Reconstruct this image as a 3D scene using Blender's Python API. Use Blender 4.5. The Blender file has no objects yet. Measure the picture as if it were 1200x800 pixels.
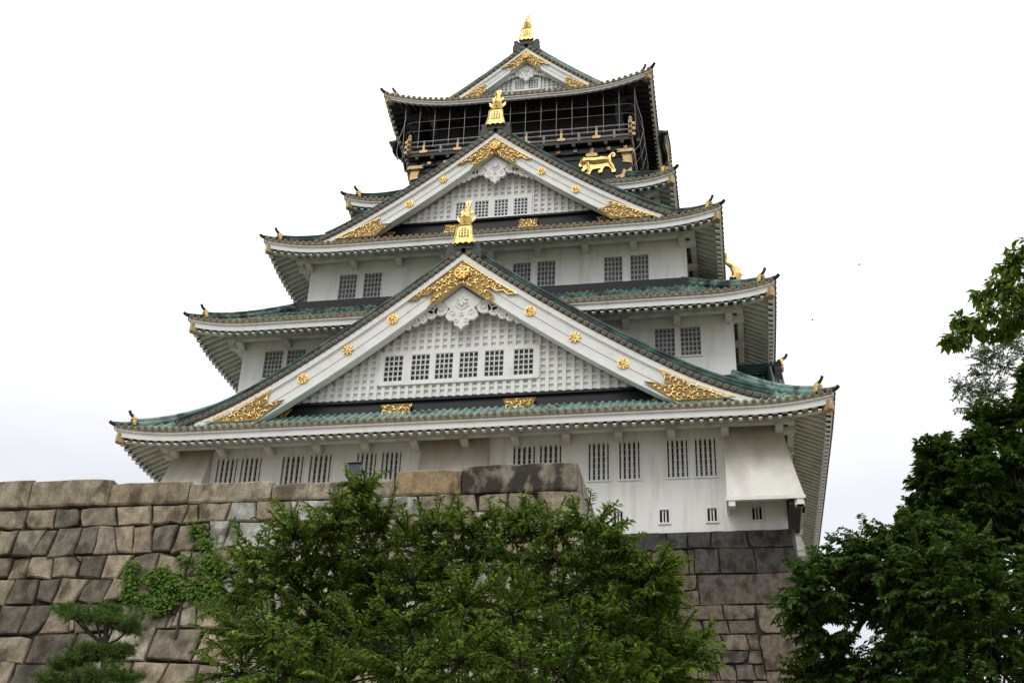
import bpy, math, random
import numpy as np
from mathutils import Matrix, Vector, noise as mnoise
random.seed(7); RNG = np.random.default_rng(11)
S = bpy.context.scene; C = S.collection; R = math.radians
GROUND = -1.6

# ------------------------------------------------------------------ camera, sky, sun, exposure
yaw, pitch, roll, fpx = -0.1939, 0.4988, 0.0366, 1443.0
F = Vector((math.sin(yaw)*math.cos(pitch), math.cos(yaw)*math.cos(pitch), math.sin(pitch)))
R0 = Vector((math.cos(yaw), -math.sin(yaw), 0)); U0 = R0.cross(F)
RT = R0*math.cos(roll)+U0*math.sin(roll); UP = -R0*math.sin(roll)+U0*math.cos(roll)
cd = bpy.data.cameras.new('camera'); cam = bpy.data.objects.new('camera', cd); C.objects.link(cam)
m = Matrix((RT, UP, -F)).transposed().to_4x4(); m.translation = Vector((10.934, -59.555, 0)); cam.matrix_world = m
cd.sensor_width = 36; cd.lens = fpx/1200*36; cd.clip_end = 5000; cd.clip_start = 0.1
S.camera = cam

wd = bpy.data.worlds.new('World'); S.world = wd; wd.use_nodes = True
nt = wd.node_tree; nt.nodes.clear(); N = nt.nodes.new; LK = nt.links.new
out = N('ShaderNodeOutputWorld'); bg = N('ShaderNodeBackground'); bg.inputs['Strength'].default_value = 0.1
sky = N('ShaderNodeTexSky'); sky.sky_type = 'NISHITA'; sky.sun_disc = False
SUN_EL, SUN_AZ = R(44), R(200)          # azimuth measured from +Y clockwise
sky.sun_elevation = SUN_EL; sky.sun_rotation = SUN_AZ
tc = N('ShaderNodeTexCoord'); sp = N('ShaderNodeSeparateXYZ'); LK(tc.outputs['Generated'], sp.inputs[0])
rmp = N('ShaderNodeValToRGB'); LK(sp.outputs['Z'], rmp.inputs[0])
e = rmp.color_ramp.elements
e[0].position = 0.0; e[0].color = (.355, .364, .39, 1)
e[1].position = 1.0; e[1].color = (.85, .85, .85, 1)
for p, c in ((.25, (.355, .364, .39, 1)), (.36, (.405, .412, .43, 1)), (.5, (.60, .605, .615, 1)), (.66, (.75, .75, .75, 1))):
    q = e.new(p); q.color = c
ns = N('ShaderNodeTexNoise'); ns.inputs['Scale'].default_value = 2.2; ns.inputs['Detail'].default_value = 4
mpn = N('ShaderNodeMapping'); mpn.inputs['Scale'].default_value = (1, 1, 2.6)
LK(tc.outputs['Generated'], mpn.inputs[0]); LK(mpn.outputs[0], ns.inputs['Vector'])
mr = N('ShaderNodeMapRange'); mr.inputs['From Min'].default_value = .3; mr.inputs['From Max'].default_value = .7
mr.inputs['To Min'].default_value = .88*20; mr.inputs['To Max'].default_value = 1.12*20
LK(ns.outputs['Fac'], mr.inputs['Value'])
vm = N('ShaderNodeVectorMath'); vm.operation = 'SCALE'; LK(rmp.outputs['Color'], vm.inputs[0]); LK(mr.outputs[0], vm.inputs['Scale'])
mx = N('ShaderNodeMix'); mx.data_type = 'RGBA'; mx.inputs[0].default_value = .93
LK(sky.outputs[0], mx.inputs[6]); LK(vm.outputs[0], mx.inputs[7])
LK(mx.outputs[2], bg.inputs['Color']); LK(bg.outputs[0], out.inputs[0])

sd = bpy.data.lights.new('sun', 'SUN'); sd.energy = .6; sd.angle = R(20); sd.color = (1, .97, .92)
so = bpy.data.objects.new('sun', sd); C.objects.link(so)
sdir = Vector((math.sin(SUN_AZ)*math.cos(SUN_EL), math.cos(SUN_AZ)*math.cos(SUN_EL), math.sin(SUN_EL)))
so.rotation_euler = sdir.to_track_quat('Z', 'Y').to_euler()
S.view_settings.view_transform = 'Standard'; S.view_settings.look = 'None'
S.view_settings.exposure = 0.22; S.view_settings.gamma = 1.0
S.render.engine = 'CYCLES'; S.cycles.max_bounces = 6; S.cycles.transparent_max_bounces = 8
S.render.resolution_x = 1024; S.render.resolution_y = 682

# ------------------------------------------------------------------ materials
def mat(name, c1, c2=None, scale=2.0, rough=.7, metal=0, bump=0.0, bscale=20, c3=None, s3=.5, lo=.35, hi=.65, stretch=None, attr=False, detail=6, t3=(.52,.68)):
    m = bpy.data.materials.new(name); m.use_nodes = True; t = m.node_tree; b = t.nodes['Principled BSDF']
    b.inputs['Roughness'].default_value = rough; b.inputs['Metallic'].default_value = metal
    n = t.nodes.new; L = t.links.new
    co = n('ShaderNodeTexCoord'); src = co.outputs['Object']
    if stretch:
        mp = n('ShaderNodeMapping'); mp.inputs['Scale'].default_value = stretch; L(src, mp.inputs[0]); src2 = mp.outputs[0]
    else: src2 = src
    col = None
    if c2 is None: c2 = tuple(x*.8 for x in c1)
    nz = n('ShaderNodeTexNoise'); nz.inputs['Scale'].default_value = scale; nz.inputs['Detail'].default_value = detail; L(src2, nz.inputs['Vector'])
    cr = n('ShaderNodeValToRGB'); cr.color_ramp.elements[0].position = lo; cr.color_ramp.elements[1].position = hi
    cr.color_ramp.elements[0].color = (*c1, 1); cr.color_ramp.elements[1].color = (*c2, 1); L(nz.outputs['Fac'], cr.inputs[0]); col = cr.outputs[0]
    if c3:
        n3 = n('ShaderNodeTexNoise'); n3.inputs['Scale'].default_value = s3; n3.inputs['Detail'].default_value = 5; L(src2, n3.inputs['Vector'])
        r3 = n('ShaderNodeMapRange'); r3.inputs['From Min'].default_value = t3[0]; r3.inputs['From Max'].default_value = t3[1]; L(n3.outputs['Fac'], r3.inputs['Value'])
        m3 = n('ShaderNodeMix'); m3.data_type = 'RGBA'; L(r3.outputs[0], m3.inputs[0]); L(col, m3.inputs[6]); m3.inputs[7].default_value = (*c3, 1); col = m3.outputs[2]
    if attr:
        a = n('ShaderNodeAttribute'); a.attribute_name = 'tint'
        mm = n('ShaderNodeMix'); mm.data_type = 'RGBA'; mm.blend_type = 'MULTIPLY'; mm.inputs[0].default_value = 1
        L(col, mm.inputs[6]); L(a.outputs['Color'], mm.inputs[7]); col = mm.outputs[2]
    L(col, b.inputs['Base Color'])
    if bump:
        nb = n('ShaderNodeTexNoise'); nb.inputs['Scale'].default_value = bscale; nb.inputs['Detail'].default_value = 8; L(src2, nb.inputs['Vector'])
        bp = n('ShaderNodeBump'); bp.inputs['Strength'].default_value = 1; bp.inputs['Distance'].default_value = bump; L(nb.outputs['Fac'], bp.inputs['Height']); L(bp.outputs[0], b.inputs['Normal'])
    return m
M = {}
M['plaster'] = mat('white_plaster', (.83, .82, .79), (.78, .77, .735), scale=.9, rough=.85, c3=(.62, .61, .545), s3=2.6, t3=(.5, .82), stretch=(1.5, 1.5, .14), bump=.004, bscale=9)
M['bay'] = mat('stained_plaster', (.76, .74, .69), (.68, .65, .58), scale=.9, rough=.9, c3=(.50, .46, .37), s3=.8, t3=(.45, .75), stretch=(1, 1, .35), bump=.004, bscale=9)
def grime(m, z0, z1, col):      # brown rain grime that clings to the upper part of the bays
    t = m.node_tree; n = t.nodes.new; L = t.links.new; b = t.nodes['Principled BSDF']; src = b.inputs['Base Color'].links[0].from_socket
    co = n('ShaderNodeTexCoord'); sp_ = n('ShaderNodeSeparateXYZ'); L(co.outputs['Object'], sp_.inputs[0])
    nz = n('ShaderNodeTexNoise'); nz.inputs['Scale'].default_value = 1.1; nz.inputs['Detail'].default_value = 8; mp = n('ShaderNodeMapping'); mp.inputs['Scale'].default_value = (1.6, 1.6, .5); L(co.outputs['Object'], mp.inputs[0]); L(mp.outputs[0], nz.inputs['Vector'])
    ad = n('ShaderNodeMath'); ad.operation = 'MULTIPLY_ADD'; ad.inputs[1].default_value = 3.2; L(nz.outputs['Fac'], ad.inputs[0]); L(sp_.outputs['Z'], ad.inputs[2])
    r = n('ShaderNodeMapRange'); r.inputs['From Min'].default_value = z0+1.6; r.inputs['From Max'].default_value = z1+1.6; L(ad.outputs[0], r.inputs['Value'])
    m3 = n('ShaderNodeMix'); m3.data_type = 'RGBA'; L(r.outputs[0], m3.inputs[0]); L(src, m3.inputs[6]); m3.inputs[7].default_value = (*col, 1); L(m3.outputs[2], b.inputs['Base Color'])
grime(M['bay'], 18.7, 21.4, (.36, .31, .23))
M['trim'] = mat('white_trim', (.80, .80, .765), (.75, .75, .715), scale=1.6, rough=.7, c3=(.60, .60, .53), s3=2.2, t3=(.55, .85))
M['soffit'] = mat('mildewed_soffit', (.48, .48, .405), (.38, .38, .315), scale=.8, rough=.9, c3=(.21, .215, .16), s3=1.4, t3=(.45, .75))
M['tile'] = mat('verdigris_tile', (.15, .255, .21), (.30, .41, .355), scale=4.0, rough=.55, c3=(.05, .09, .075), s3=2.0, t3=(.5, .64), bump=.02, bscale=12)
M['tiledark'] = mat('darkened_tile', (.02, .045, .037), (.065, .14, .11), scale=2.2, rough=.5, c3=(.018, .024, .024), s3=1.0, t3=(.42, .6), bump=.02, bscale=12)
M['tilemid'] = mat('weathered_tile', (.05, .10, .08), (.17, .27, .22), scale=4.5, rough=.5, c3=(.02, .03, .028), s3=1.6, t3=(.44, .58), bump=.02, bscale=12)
for k_ in ('tile', 'tiledark', 'tilemid'): M[k_].node_tree.nodes['Principled BSDF'].inputs['Specular IOR Level'].default_value = .25
M['slate'] = mat('blackened_copper', (.014, .018, .017), (.035, .042, .038), scale=5, rough=.55, bump=.02, bscale=14)
M['black'] = mat('black_lacquer', (.008, .009, .011), (.012, .013, .016), scale=2, rough=.5)
M['blackwood'] = mat('black_wood', (.018, .014, .011), (.010, .009, .008), scale=4, rough=.6)
M['black'].node_tree.nodes['Principled BSDF'].inputs['Specular IOR Level'].default_value = .25
M['gold'] = mat('gold_leaf', (.88, .63, .24), (.70, .48, .17), scale=5, rough=.38, metal=.8, bump=.012, bscale=22)
M['golddull'] = mat('dull_gold_fitting', (.52, .38, .18), (.38, .27, .13), scale=5, rough=.5, metal=.5)
M['golddark'] = mat('gold_recess', (.36, .24, .08), (.18, .115, .04), scale=9, rough=.5, metal=.6, lo=.4, hi=.6, bump=.03, bscale=14)
M['brass'] = mat('aged_brass_rim', (.27, .20, .09), (.15, .115, .06), scale=7, rough=.5, metal=.35)
M['glass'] = mat('window_glass', (.12, .125, .13), (.06, .065, .07), scale=1.3, rough=.15)
M['shoji'] = mat('grey_pane', (.33, .335, .34), (.22, .225, .23), scale=1.2, rough=.35)
M['bars'] = mat('window_bars', (.72, .72, .70), (.62, .62, .60), scale=3, rough=.7)
M['greybars'] = mat('grey_window_bars', (.50, .51, .50), (.40, .41, .40), scale=3, rough=.7)
M['rail'] = mat('grey_brown_rail', (.30, .285, .265), (.2, .19, .18), scale=4, rough=.6)
M['wire'] = mat('steel_wire', (.30, .30, .29), (.24, .24, .23), scale=4, rough=.4, metal=.3)
M['mortar'] = mat('dark_joint', (.035, .03, .025), (.02, .018, .015), scale=5, rough=1)
def stonemat(name, stain, t3):
    m = mat(name, (.84, .82, .78), (.47, .44, .385), scale=6.0, rough=.92, c3=stain, s3=2.6, t3=t3, attr=True, bump=.016, bscale=16, stretch=(1, 1, .7), detail=14)
    t = m.node_tree; n = t.nodes.new; L = t.links.new; b = t.nodes['Principled BSDF']; src = b.inputs['Base Color'].links[0].from_socket
    co = n('ShaderNodeTexCoord'); z = n('ShaderNodeTexNoise'); z.inputs['Scale'].default_value = 38; z.inputs['Detail'].default_value = 6; L(co.outputs['Object'], z.inputs['Vector'])
    r = n('ShaderNodeMapRange'); r.inputs['From Min'].default_value = .36; r.inputs['From Max'].default_value = .64; r.inputs['To Min'].default_value = .76; r.inputs['To Max'].default_value = 1.18; L(z.outputs['Fac'], r.inputs['Value'])
    v = n('ShaderNodeVectorMath'); v.operation = 'SCALE'; L(src, v.inputs[0]); L(r.outputs[0], v.inputs['Scale']); L(v.outputs[0], b.inputs['Base Color'])
    return m
M['stone'] = stonemat('granite_block', (.24, .21, .17), (.5, .64))
M['stonestain'] = stonemat('rain_stained_block', (.13, .11, .10), (.44, .54))
M['ground'] = mat('park_ground', (.16, .16, .115), (.21, .19, .15), scale=3, rough=1, bump=.02, bscale=30)
M['earth'] = mat('terrace_gravel', (.26, .24, .2), (.2, .18, .15), scale=4, rough=1, bump=.02, bscale=30)
M['bark'] = mat('bark', (.055, .042, .032), (.03, .024, .02), scale=7, rough=.95, bump=.03, bscale=25, stretch=(3, 3, .6))
M['metal'] = mat('grey_metal', (.16, .17, .19), (.1, .11, .12), scale=6, rough=.4, metal=.6)
def leafmat(name, c, trans=.35):
    m = bpy.data.materials.new(name); m.use_nodes = True; t = m.node_tree; t.nodes.clear(); n = t.nodes.new; L = t.links.new
    o = n('ShaderNodeOutputMaterial'); a = n('ShaderNodeAttribute'); a.attribute_name = 'tint'
    mm = n('ShaderNodeMix'); mm.data_type = 'RGBA'; mm.blend_type = 'MULTIPLY'; mm.inputs[0].default_value = 1; mm.inputs[6].default_value = (*c, 1)
    L(a.outputs['Color'], mm.inputs[7])
    d = n('ShaderNodeBsdfPrincipled'); d.inputs['Roughness'].default_value = .6; d.inputs['Specular IOR Level'].default_value = .12; L(mm.outputs[2], d.inputs['Base Color'])
    tr = n('ShaderNodeBsdfTranslucent'); L(mm.outputs[2], tr.inputs['Color'])
    ms = n('ShaderNodeMixShader'); ms.inputs[0].default_value = trans; L(d.outputs[0], ms.inputs[1]); L(tr.outputs[0], ms.inputs[2]); L(ms.outputs[0], o.inputs[0])
    return m
M['leaf'] = leafmat('leaf_mid_green', (.115, .185, .022), .42)
M['leafdark'] = leafmat('leaf_deep_green', (.06, .115, .015), .38)
M['leafpale'] = leafmat('leaf_pale_green', (.22, .27, .15), .5)
M['ivy'] = leafmat('leaf_ivy', (.10, .18, .025), .3)
M['needle'] = leafmat('pine_needle', (.11, .19, .04), .15)

# ------------------------------------------------------------------ mesh builder
ID = lambda u, v, z: (u, v, z)
class MB:
    def __init__(s, T=ID): s.v = []; s.f = []; s.m = []; s.T = T; s.c = []; s.tint = None
    def quadgrid(s, P, mi=0):
        b = len(s.v); n = len(P[0])
        for row in P: s.v += [s.T(*p) for p in row]
        for i in range(len(P)-1):
            for j in range(n-1): s.face((b+i*n+j, b+i*n+j+1, b+(i+1)*n+j+1, b+(i+1)*n+j), mi)
    def face(s, f, mi=0): s.f.append(f); s.m.append(mi); s.c.append(s.tint)
    def poly(s, pts, mi=0):
        b = len(s.v); s.v += [s.T(*p) for p in pts]; s.face(tuple(range(b, b+len(pts))), mi)
    def hexa(s, P, mi=0):
        b = len(s.v); s.v += [s.T(*p) for p in P]
        for q in ((0,3,2,1),(4,5,6,7),(0,1,5,4),(1,2,6,5),(2,3,7,6),(3,0,4,7)): s.face(tuple(b+i for i in q), mi)
    def box(s, u0, u1, v0, v1, z0, z1, mi=0):
        s.hexa([(u0,v0,z0),(u1,v0,z0),(u1,v1,z0),(u0,v1,z0),(u0,v0,z1),(u1,v0,z1),(u1,v1,z1),(u0,v1,z1)], mi)
    def prism(s, poly, v0, v1, mi=0):      # polygon in (u, z), extruded along v
        b = len(s.v); n = len(poly)
        s.v += [s.T(u, v0, z) for u, z in poly]+[s.T(u, v1, z) for u, z in poly]
        s.face(tuple(range(b, b+n)), mi); s.face(tuple(range(b+2*n-1, b+n-1, -1)), mi)
        for i in range(n): j = (i+1) % n; s.face((b+i, b+j, b+n+j, b+n+i), mi)
    def tube(s, path, r, n=5, mi=0, caps=True):
        P = [Vector(p) for p in path]; rs = r if isinstance(r, (list, tuple)) else [r]*len(P)
        b = len(s.v); pa = None
        for i, p in enumerate(P):
            d = (P[min(i+1, len(P)-1)]-P[max(i-1, 0)])
            if d.length < 1e-9: d = Vector((0, 0, 1))
            d.normalize()
            if pa is None: a = d.orthogonal().normalized()
            else:
                a = pa-d*pa.dot(d); a = a.normalized() if a.length > 1e-6 else d.orthogonal().normalized()
            pa = a; c = d.cross(a)
            for k in range(n):
                t = 2*math.pi*k/n; q = p+(a*math.cos(t)+c*math.sin(t))*rs[i]; s.v.append(s.T(*q))
        for i in range(len(P)-1):
            for k in range(n): s.face((b+i*n+k, b+i*n+(k+1) % n, b+(i+1)*n+(k+1) % n, b+(i+1)*n+k), mi)
        if caps and n > 2: s.face(tuple(range(b, b+n)), mi); s.face(tuple(range(b+len(P)*n-1, b+len(P)*n-n-1, -1)), mi)
    def disc(s, u, v, z, r, th, n=10, mi=0):   # disc facing v
        s.prism([(u+r*math.cos(2*math.pi*k/n), z+r*math.sin(2*math.pi*k/n)) for k in range(n)], v, v-th, mi)
    def build(s, name, mats, parent=None, smooth=False):
        me = bpy.data.meshes.new(name); me.from_pydata([tuple(p) for p in s.v], [], s.f)
        mats = mats if isinstance(mats, (list, tuple)) else [mats]
        for k in mats: me.materials.append(M[k])
        if len(mats) > 1: me.polygons.foreach_set('material_index', s.m)
        if smooth: me.polygons.foreach_set('use_smooth', [True]*len(s.f))
        if any(c is not None for c in s.c):
            at = me.color_attributes.new('tint', 'FLOAT_COLOR', 'CORNER'); arr = []
            for f, c in zip(s.f, s.c): arr += list((*(c or (1, 1, 1)), 1))*len(f)
            at.data.foreach_set('color', arr)
        me.update(); o = bpy.data.objects.new(name, me); C.objects.link(o)
        if parent is not None:
            o.parent = parent; o.matrix_parent_inverse = Matrix.Translation(-WLOC(parent))
        return o
def WLOC(o):
    # world location of a parent (parents are unrotated)
    return o.location.copy() if o.parent is None else Vector((0, 0, 0))
def tag(o, label=None, cat=None, group=None, kind=None):
    for k, v in (('label', label), ('category', cat), ('group', group), ('kind', kind)):
        if v: o[k] = v
    return o
def thing(name, label, cat, loc, group=None, kind=None):
    o = bpy.data.objects.new(name, None); o.location = loc; o.empty_display_size = .3; C.objects.link(o); return tag(o, label, cat, group, kind)

def frame(ox, oy, side='front'):
    if side == 'front': return lambda u, v, z: (ox+u, oy-v, z)
    if side == 'right': return lambda u, v, z: (ox+v, oy+u, z)
    if side == 'back':  return lambda u, v, z: (ox-u, oy+v, z)
    return lambda u, v, z: (ox-v, oy-u, z)

# ------------------------------------------------------------------ ground
g = MB(); g.poly([(-2000, -2000, GROUND), (2000, -2000, GROUND), (2000, 2000, GROUND), (-2000, 2000, GROUND)])
tag(g.build('ground', 'ground'), kind='structure')

# ------------------------------------------------------------------ stone walls
def masonry(mb, cell_rows, surf, gap=.025, relief=.08, palette=None, jit=.05, chink=.25):
    """cell_rows: list of (z0, z1, [(u0,u1),...] or width); surf(u, z, out) -> local point"""
    def stone(pts, tint, rel):
        n0 = len(pts); c = np.mean(pts, axis=0); ring = []
        for i in range(n0):
            a = np.array(pts[i]); b = np.array(pts[(i+1) % n0]); L = np.linalg.norm(b-a); k = max(1, min(4, int(L/.22)))
            for q in range(k):
                p = a+(b-a)*q/k
                if q: p = p+RNG.normal(0, .011, 2)
                ring.append(p)
        if n0 == 4 and RNG.random() < .55:      # knock a corner off
            ci = int(RNG.integers(0, 4)); a = np.array(pts[ci]); cut = RNG.uniform(.05, .13)
            ring = [p+(c-p)/max(np.linalg.norm(c-p), 1e-4)*max(0, cut-np.linalg.norm(p-a))*.9 for p in ring]
        ring = [p+(c-p)/max(np.linalg.norm(c-p), 1e-4)*gap for p in ring]
        mn = min(np.ptp([p[0] for p in ring]), np.ptp([p[1] for p in ring]))
        i1 = min(.014, mn*.06); i2 = min(.04, mn*.15); tilt = RNG.normal(0, .035, 2)
        def lay(inset, o):
            L = []
            for p in ring:
                d = c-p; l = max(np.linalg.norm(d), 1e-4); q = p+d/l*min(inset, l*.8)
                L.append(surf(q[0], q[1], o+(tilt@(q-c))*(1 if o > 0 else 0)+(RNG.normal(0, .008) if o > 0 else 0)))
            return L
        b = len(mb.v); n = len(ring); old = mb.tint; mb.tint = tint
        for L in (lay(0, -.12), lay(0, rel*.25), lay(i1, rel*.8), lay(i2, rel)): mb.v += [mb.T(*p) for p in L]
        mb.v.append(mb.T(*surf(c[0], c[1], rel*1.1)))
        for r in range(3):
            for k in range(n): mb.face((b+r*n+k, b+r*n+(k+1) % n, b+(r+1)*n+(k+1) % n, b+(r+1)*n+k))
        for k in range(n): mb.face((b+3*n+k, b+3*n+(k+1) % n, b+4*n))
        mb.tint = old
    def wav(z, u, i): return z+jit*.9*mnoise.noise(Vector((u*.55, i*7.3, z*.1)))
    nr = len(cell_rows)
    for i, (z0, z1, js) in enumerate(cell_rows):
        f0 = 0 if i == nr-1 else 1; f1 = 0 if i == 0 else 1
        top = [j[0] for j in js]+[js[-1][1]]; J = []
        for k, u in enumerate(top):
            e0 = 0 if k in (0, len(top)-1) else 1
            hh = z1-z0
            J.append((u+RNG.normal(0, jit*1.1)*e0, u+RNG.normal(0, jit*1.1)*e0))
        for k in range(len(top)-1):
            bl, br, tr, tl = J[k][0], J[k+1][0], J[k+1][1], J[k][1]
            P = [(bl, wav(z0, bl, i+1) if f0 else z0), (br, wav(z0, br, i+1) if f0 else z0), (tr, wav(z1, tr, i) if f1 else z1), (tl, wav(z1, tl, i) if f1 else z1)]
            P = [np.array(p, float) for p in P]
            if f0 and f1:
                for p in P: p[1] += RNG.normal(0, jit*.35)
            tint = palette(top[k], (z0+z1)/2, i)
            w = top[k+1]-top[k]; h = z1-z0
            if f1 and w > .55 and RNG.random() < chink:
                s = RNG.random(); cc = palette(top[k], z0, i)
                if s < .4:     # sliver along one side
                    a = P[1]+(P[0]-P[1])*.16; b2 = P[2]+(P[3]-P[2])*(.12+.12*RNG.random())
                    stone([P[0], a, b2, P[3]], tint, relief*(.7+.6*RNG.random())); m_ = (P[1]+P[2])/2; am = (a+b2)/2
                    stone([a, P[1], m_, am], cc, relief*.5); stone([am, m_, P[2], b2], palette(top[k], z0, i), relief*.4)
                elif s < .7:   # split horizontally
                    t = .3+.4*RNG.random(); a = P[0]+(P[3]-P[0])*t; b2 = P[1]+(P[2]-P[1])*(t+RNG.normal(0, .06))
                    stone([P[0], P[1], b2, a], tint, relief); stone([a, b2, P[2], P[3]], cc, relief*.8)
                else:          # cut corner with a wedge
                    a = P[2]+(P[3]-P[2])*.3; b2 = P[2]+(P[1]-P[2])*.35
                    stone([P[0], P[1], b2, a, P[3]], tint, relief); stone([a, b2, P[2]], cc, relief*.45)
            else: stone(P, tint, relief*(.7+.6*RNG.random()))
def rows_of(z0, z1, u0, u1, h=(.5, .9), w=(.6, 1.1)):
    rows = []; z = z1
    while z > z0+.05:
        hh = random.uniform(*h)
        if z-hh < z0+h[0]*.6: hh = z-z0
        ww = random.uniform(.85, 1.2); js = []; u = u0
        while u < u1-.01:
            x = random.uniform(*w)*ww
            if u+x > u1-w[0]*.5: x = u1-u
            js.append((u, u+x)); u += x
        rows.append((z-hh, z, js)); z -= hh
    return rows
def pal_terrace(u, z, i):
    x = RNG.random()
    if x < .40: c = (.43, .365, .265)
    elif x < .66: c = (.34, .295, .225)
    elif x < .82: c = (.22, .20, .165)
    else: c = (.46, .42, .34)
    if u > .6 and x > .62 and z < 8.6: c = (.55, .56, .53)
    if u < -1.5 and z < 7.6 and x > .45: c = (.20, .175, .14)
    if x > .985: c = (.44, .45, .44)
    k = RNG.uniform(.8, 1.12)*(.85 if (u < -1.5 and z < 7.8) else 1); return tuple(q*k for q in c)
def pal_base(u, z, i):
    x = RNG.random(); c = (.20, .165, .125) if x < .5 else ((.155, .135, .11) if x < .8 else (.245, .205, .16))
    k = RNG.uniform(.85, 1.15); return tuple(q*k for q in c)

# terrace wall in front of the keep (front face at Y=-37.7, its corner at X=8.0)
TW = thing('terrace_stone_wall', 'tan and grey stone terrace wall of big rough blocks in front of the white keep', 'stone wall', (-2, -38, GROUND))
TOP = 8.8
def off(h, k1=.13, k2=.02): return k1*h+k2*h*h
def surf_front(u, z, o): return (u, off(max(TOP-z, 0))+o, z)
XC = 8.02
Tf = frame(0, -37.7, 'front')
# clamp the corner batter: the face widens to the right as it goes down
def surf_f(u, z, o):
    s = off(max(TOP-z, 0)); t = (u+24)/(XC+24)
    return (u+s*.25*max(t, 0)**3, s+o, z)
def surf_r(u, z, o):   # right return face, u runs back (0 at the corner)
    s = off(max(TOP-z, 0)); t = 1-u/23.0
    return (u-s*max(t, 0)**3, s*.25+o, z)
Tr = frame(XC, -37.7, 'right')
mb = MB(Tf)
row2 = [-4.9, -4.1, -3.35, -2.75, -2.15, -1.45, -.65, .1, .35, 1.0, 1.7, 2.35, 2.5, 3.3, 4.1, 4.9, 5.6, 6.05, 6.6, 7.3, XC]
rows = [(8.36, TOP, [(a, b) for a, b in zip(row2[:-1], row2[1:])])]
hs = [(.62, .42, .68), (.5, .38, .66), (.56, .42, .72), (.6, .45, .8), (.62, .48, .85), (.66, .5, .9)]
z = 8.36
for h, a, b in hs: rows += rows_of(z-h, z, -4.9, XC, (h, h), (a, b))[:1]; z -= h
rows += rows_of(GROUND, z, -4.9, XC, (.6, .85), (.55, 1.0))
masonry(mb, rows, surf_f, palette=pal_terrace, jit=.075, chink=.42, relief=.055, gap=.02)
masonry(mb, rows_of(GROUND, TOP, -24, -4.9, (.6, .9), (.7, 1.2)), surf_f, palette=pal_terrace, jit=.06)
mb.T = Tr
masonry(mb, rows_of(GROUND, TOP, 0, 22, (.6, .95), (.8, 1.5)), surf_r, palette=pal_terrace, jit=.05)
mb.build('rubble_face', 'stone', TW)
mb = MB(Tf); zz = np.linspace(GROUND, TOP, 12)
mb.quadgrid([[surf_f(u, z, -.07) for u in np.linspace(-24, XC, 14)] for z in zz])
mb.T = Tr; mb.quadgrid([[surf_r(u, z, -.07) for u in np.linspace(0, 22, 10)] for z in zz])
mb.build('joint_backing', 'mortar', TW)
# coping stones: left x, right x, top height, bottom height, tint
cop = [(-4.35, -3.45, 9.50, 8.86, (.44, .39, .29)), (-3.45, -1.65, 9.46, 8.84, (.42, .365, .27)), (-1.65, .09, 9.34, 8.82, (.37, .31, .215)),
       (.09, 1.86, 9.26, 8.80, (.46, .41, .315)), (1.86, 3.25, 9.20, 8.80, (.49, .43, .34)), (3.25, 4.4, 9.22, 8.80, (.43, .38, .30)),
       (4.4, 5.75, 9.36, 8.80, (.40, .30, .175)), (5.75, XC, 9.42, 8.80, (.30, .27, .22))]
x = -4.35
while x > -23:
    w = random.uniform(1.3, 1.9); cop.append((x-w, x, 9.5, 8.82, (.40, .35, .27))); x -= w
for a, b, zt, zb, c in cop:
    mb = MB(Tf); mb.tint = c
    def cs(u, z, o, zb=zb): return surf_f(u, z, o)
    n = max(3, int((b-a)/.25)); us = np.linspace(a+.012, b-.012, n)
    j = lambda s=.012: random.gauss(0, s)
    tj = [j(.007) for _ in us]; bj = [j(.006) for _ in us]; tj[0] -= .03*random.random(); tj[-1] -= .03*random.random()
    ring = [[(u, -.9, zt-.03+t) for u, t in zip(us, tj)], [(u, -.05, zt+t) for u, t in zip(us, tj)], [(u+j(.004), .02+j(.004), zt-.04+t) for u, t in zip(us, tj)],
            [(u, .03+j(.006), (zt+zb)/2+.1) for u in us], [(u, .03+j(.006), zb+.06+q) for u, q in zip(us, bj)], [(u, .01, zb+.02+q) for u, q in zip(us, bj)], [(u, -.3, zb+.01) for u in us]]
    mb.quadgrid(ring)
    for col in (0, -1): mb.poly([r[col] for r in ring])
    o = mb.build('coping_stone', 'stonestain' if a > 5.7 else 'stone', TW)
# coping along the right return
x = .02
while x < 21:
    w = random.uniform(1.3, 2.2); mb = MB(Tr); mb.tint = (.33, .29, .23) if x > 1 else (.36, .32, .26)
    mb.hexa([(x+.015, -1.0, 8.8), (x+w, -1.0, 8.8), (x+w, .04, 8.8), (x+.015, .04, 8.8), (x+.015, -1.0, 9.4), (x+w, -1.0, 9.4), (x+w-.01, .0, 9.4+random.gauss(0, .015)), (x+.015, .0, 9.4)])
    mb.build('coping_stone', 'stone', TW); x += w
mb = MB(); mb.poly([(-24, -36.9, 9.1), (7.1, -36.9, 9.1), (7.1, -16.2, 9.1), (-24, -16.2, 9.1)]); mb.build('terrace_top', 'earth', TW)

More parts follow.
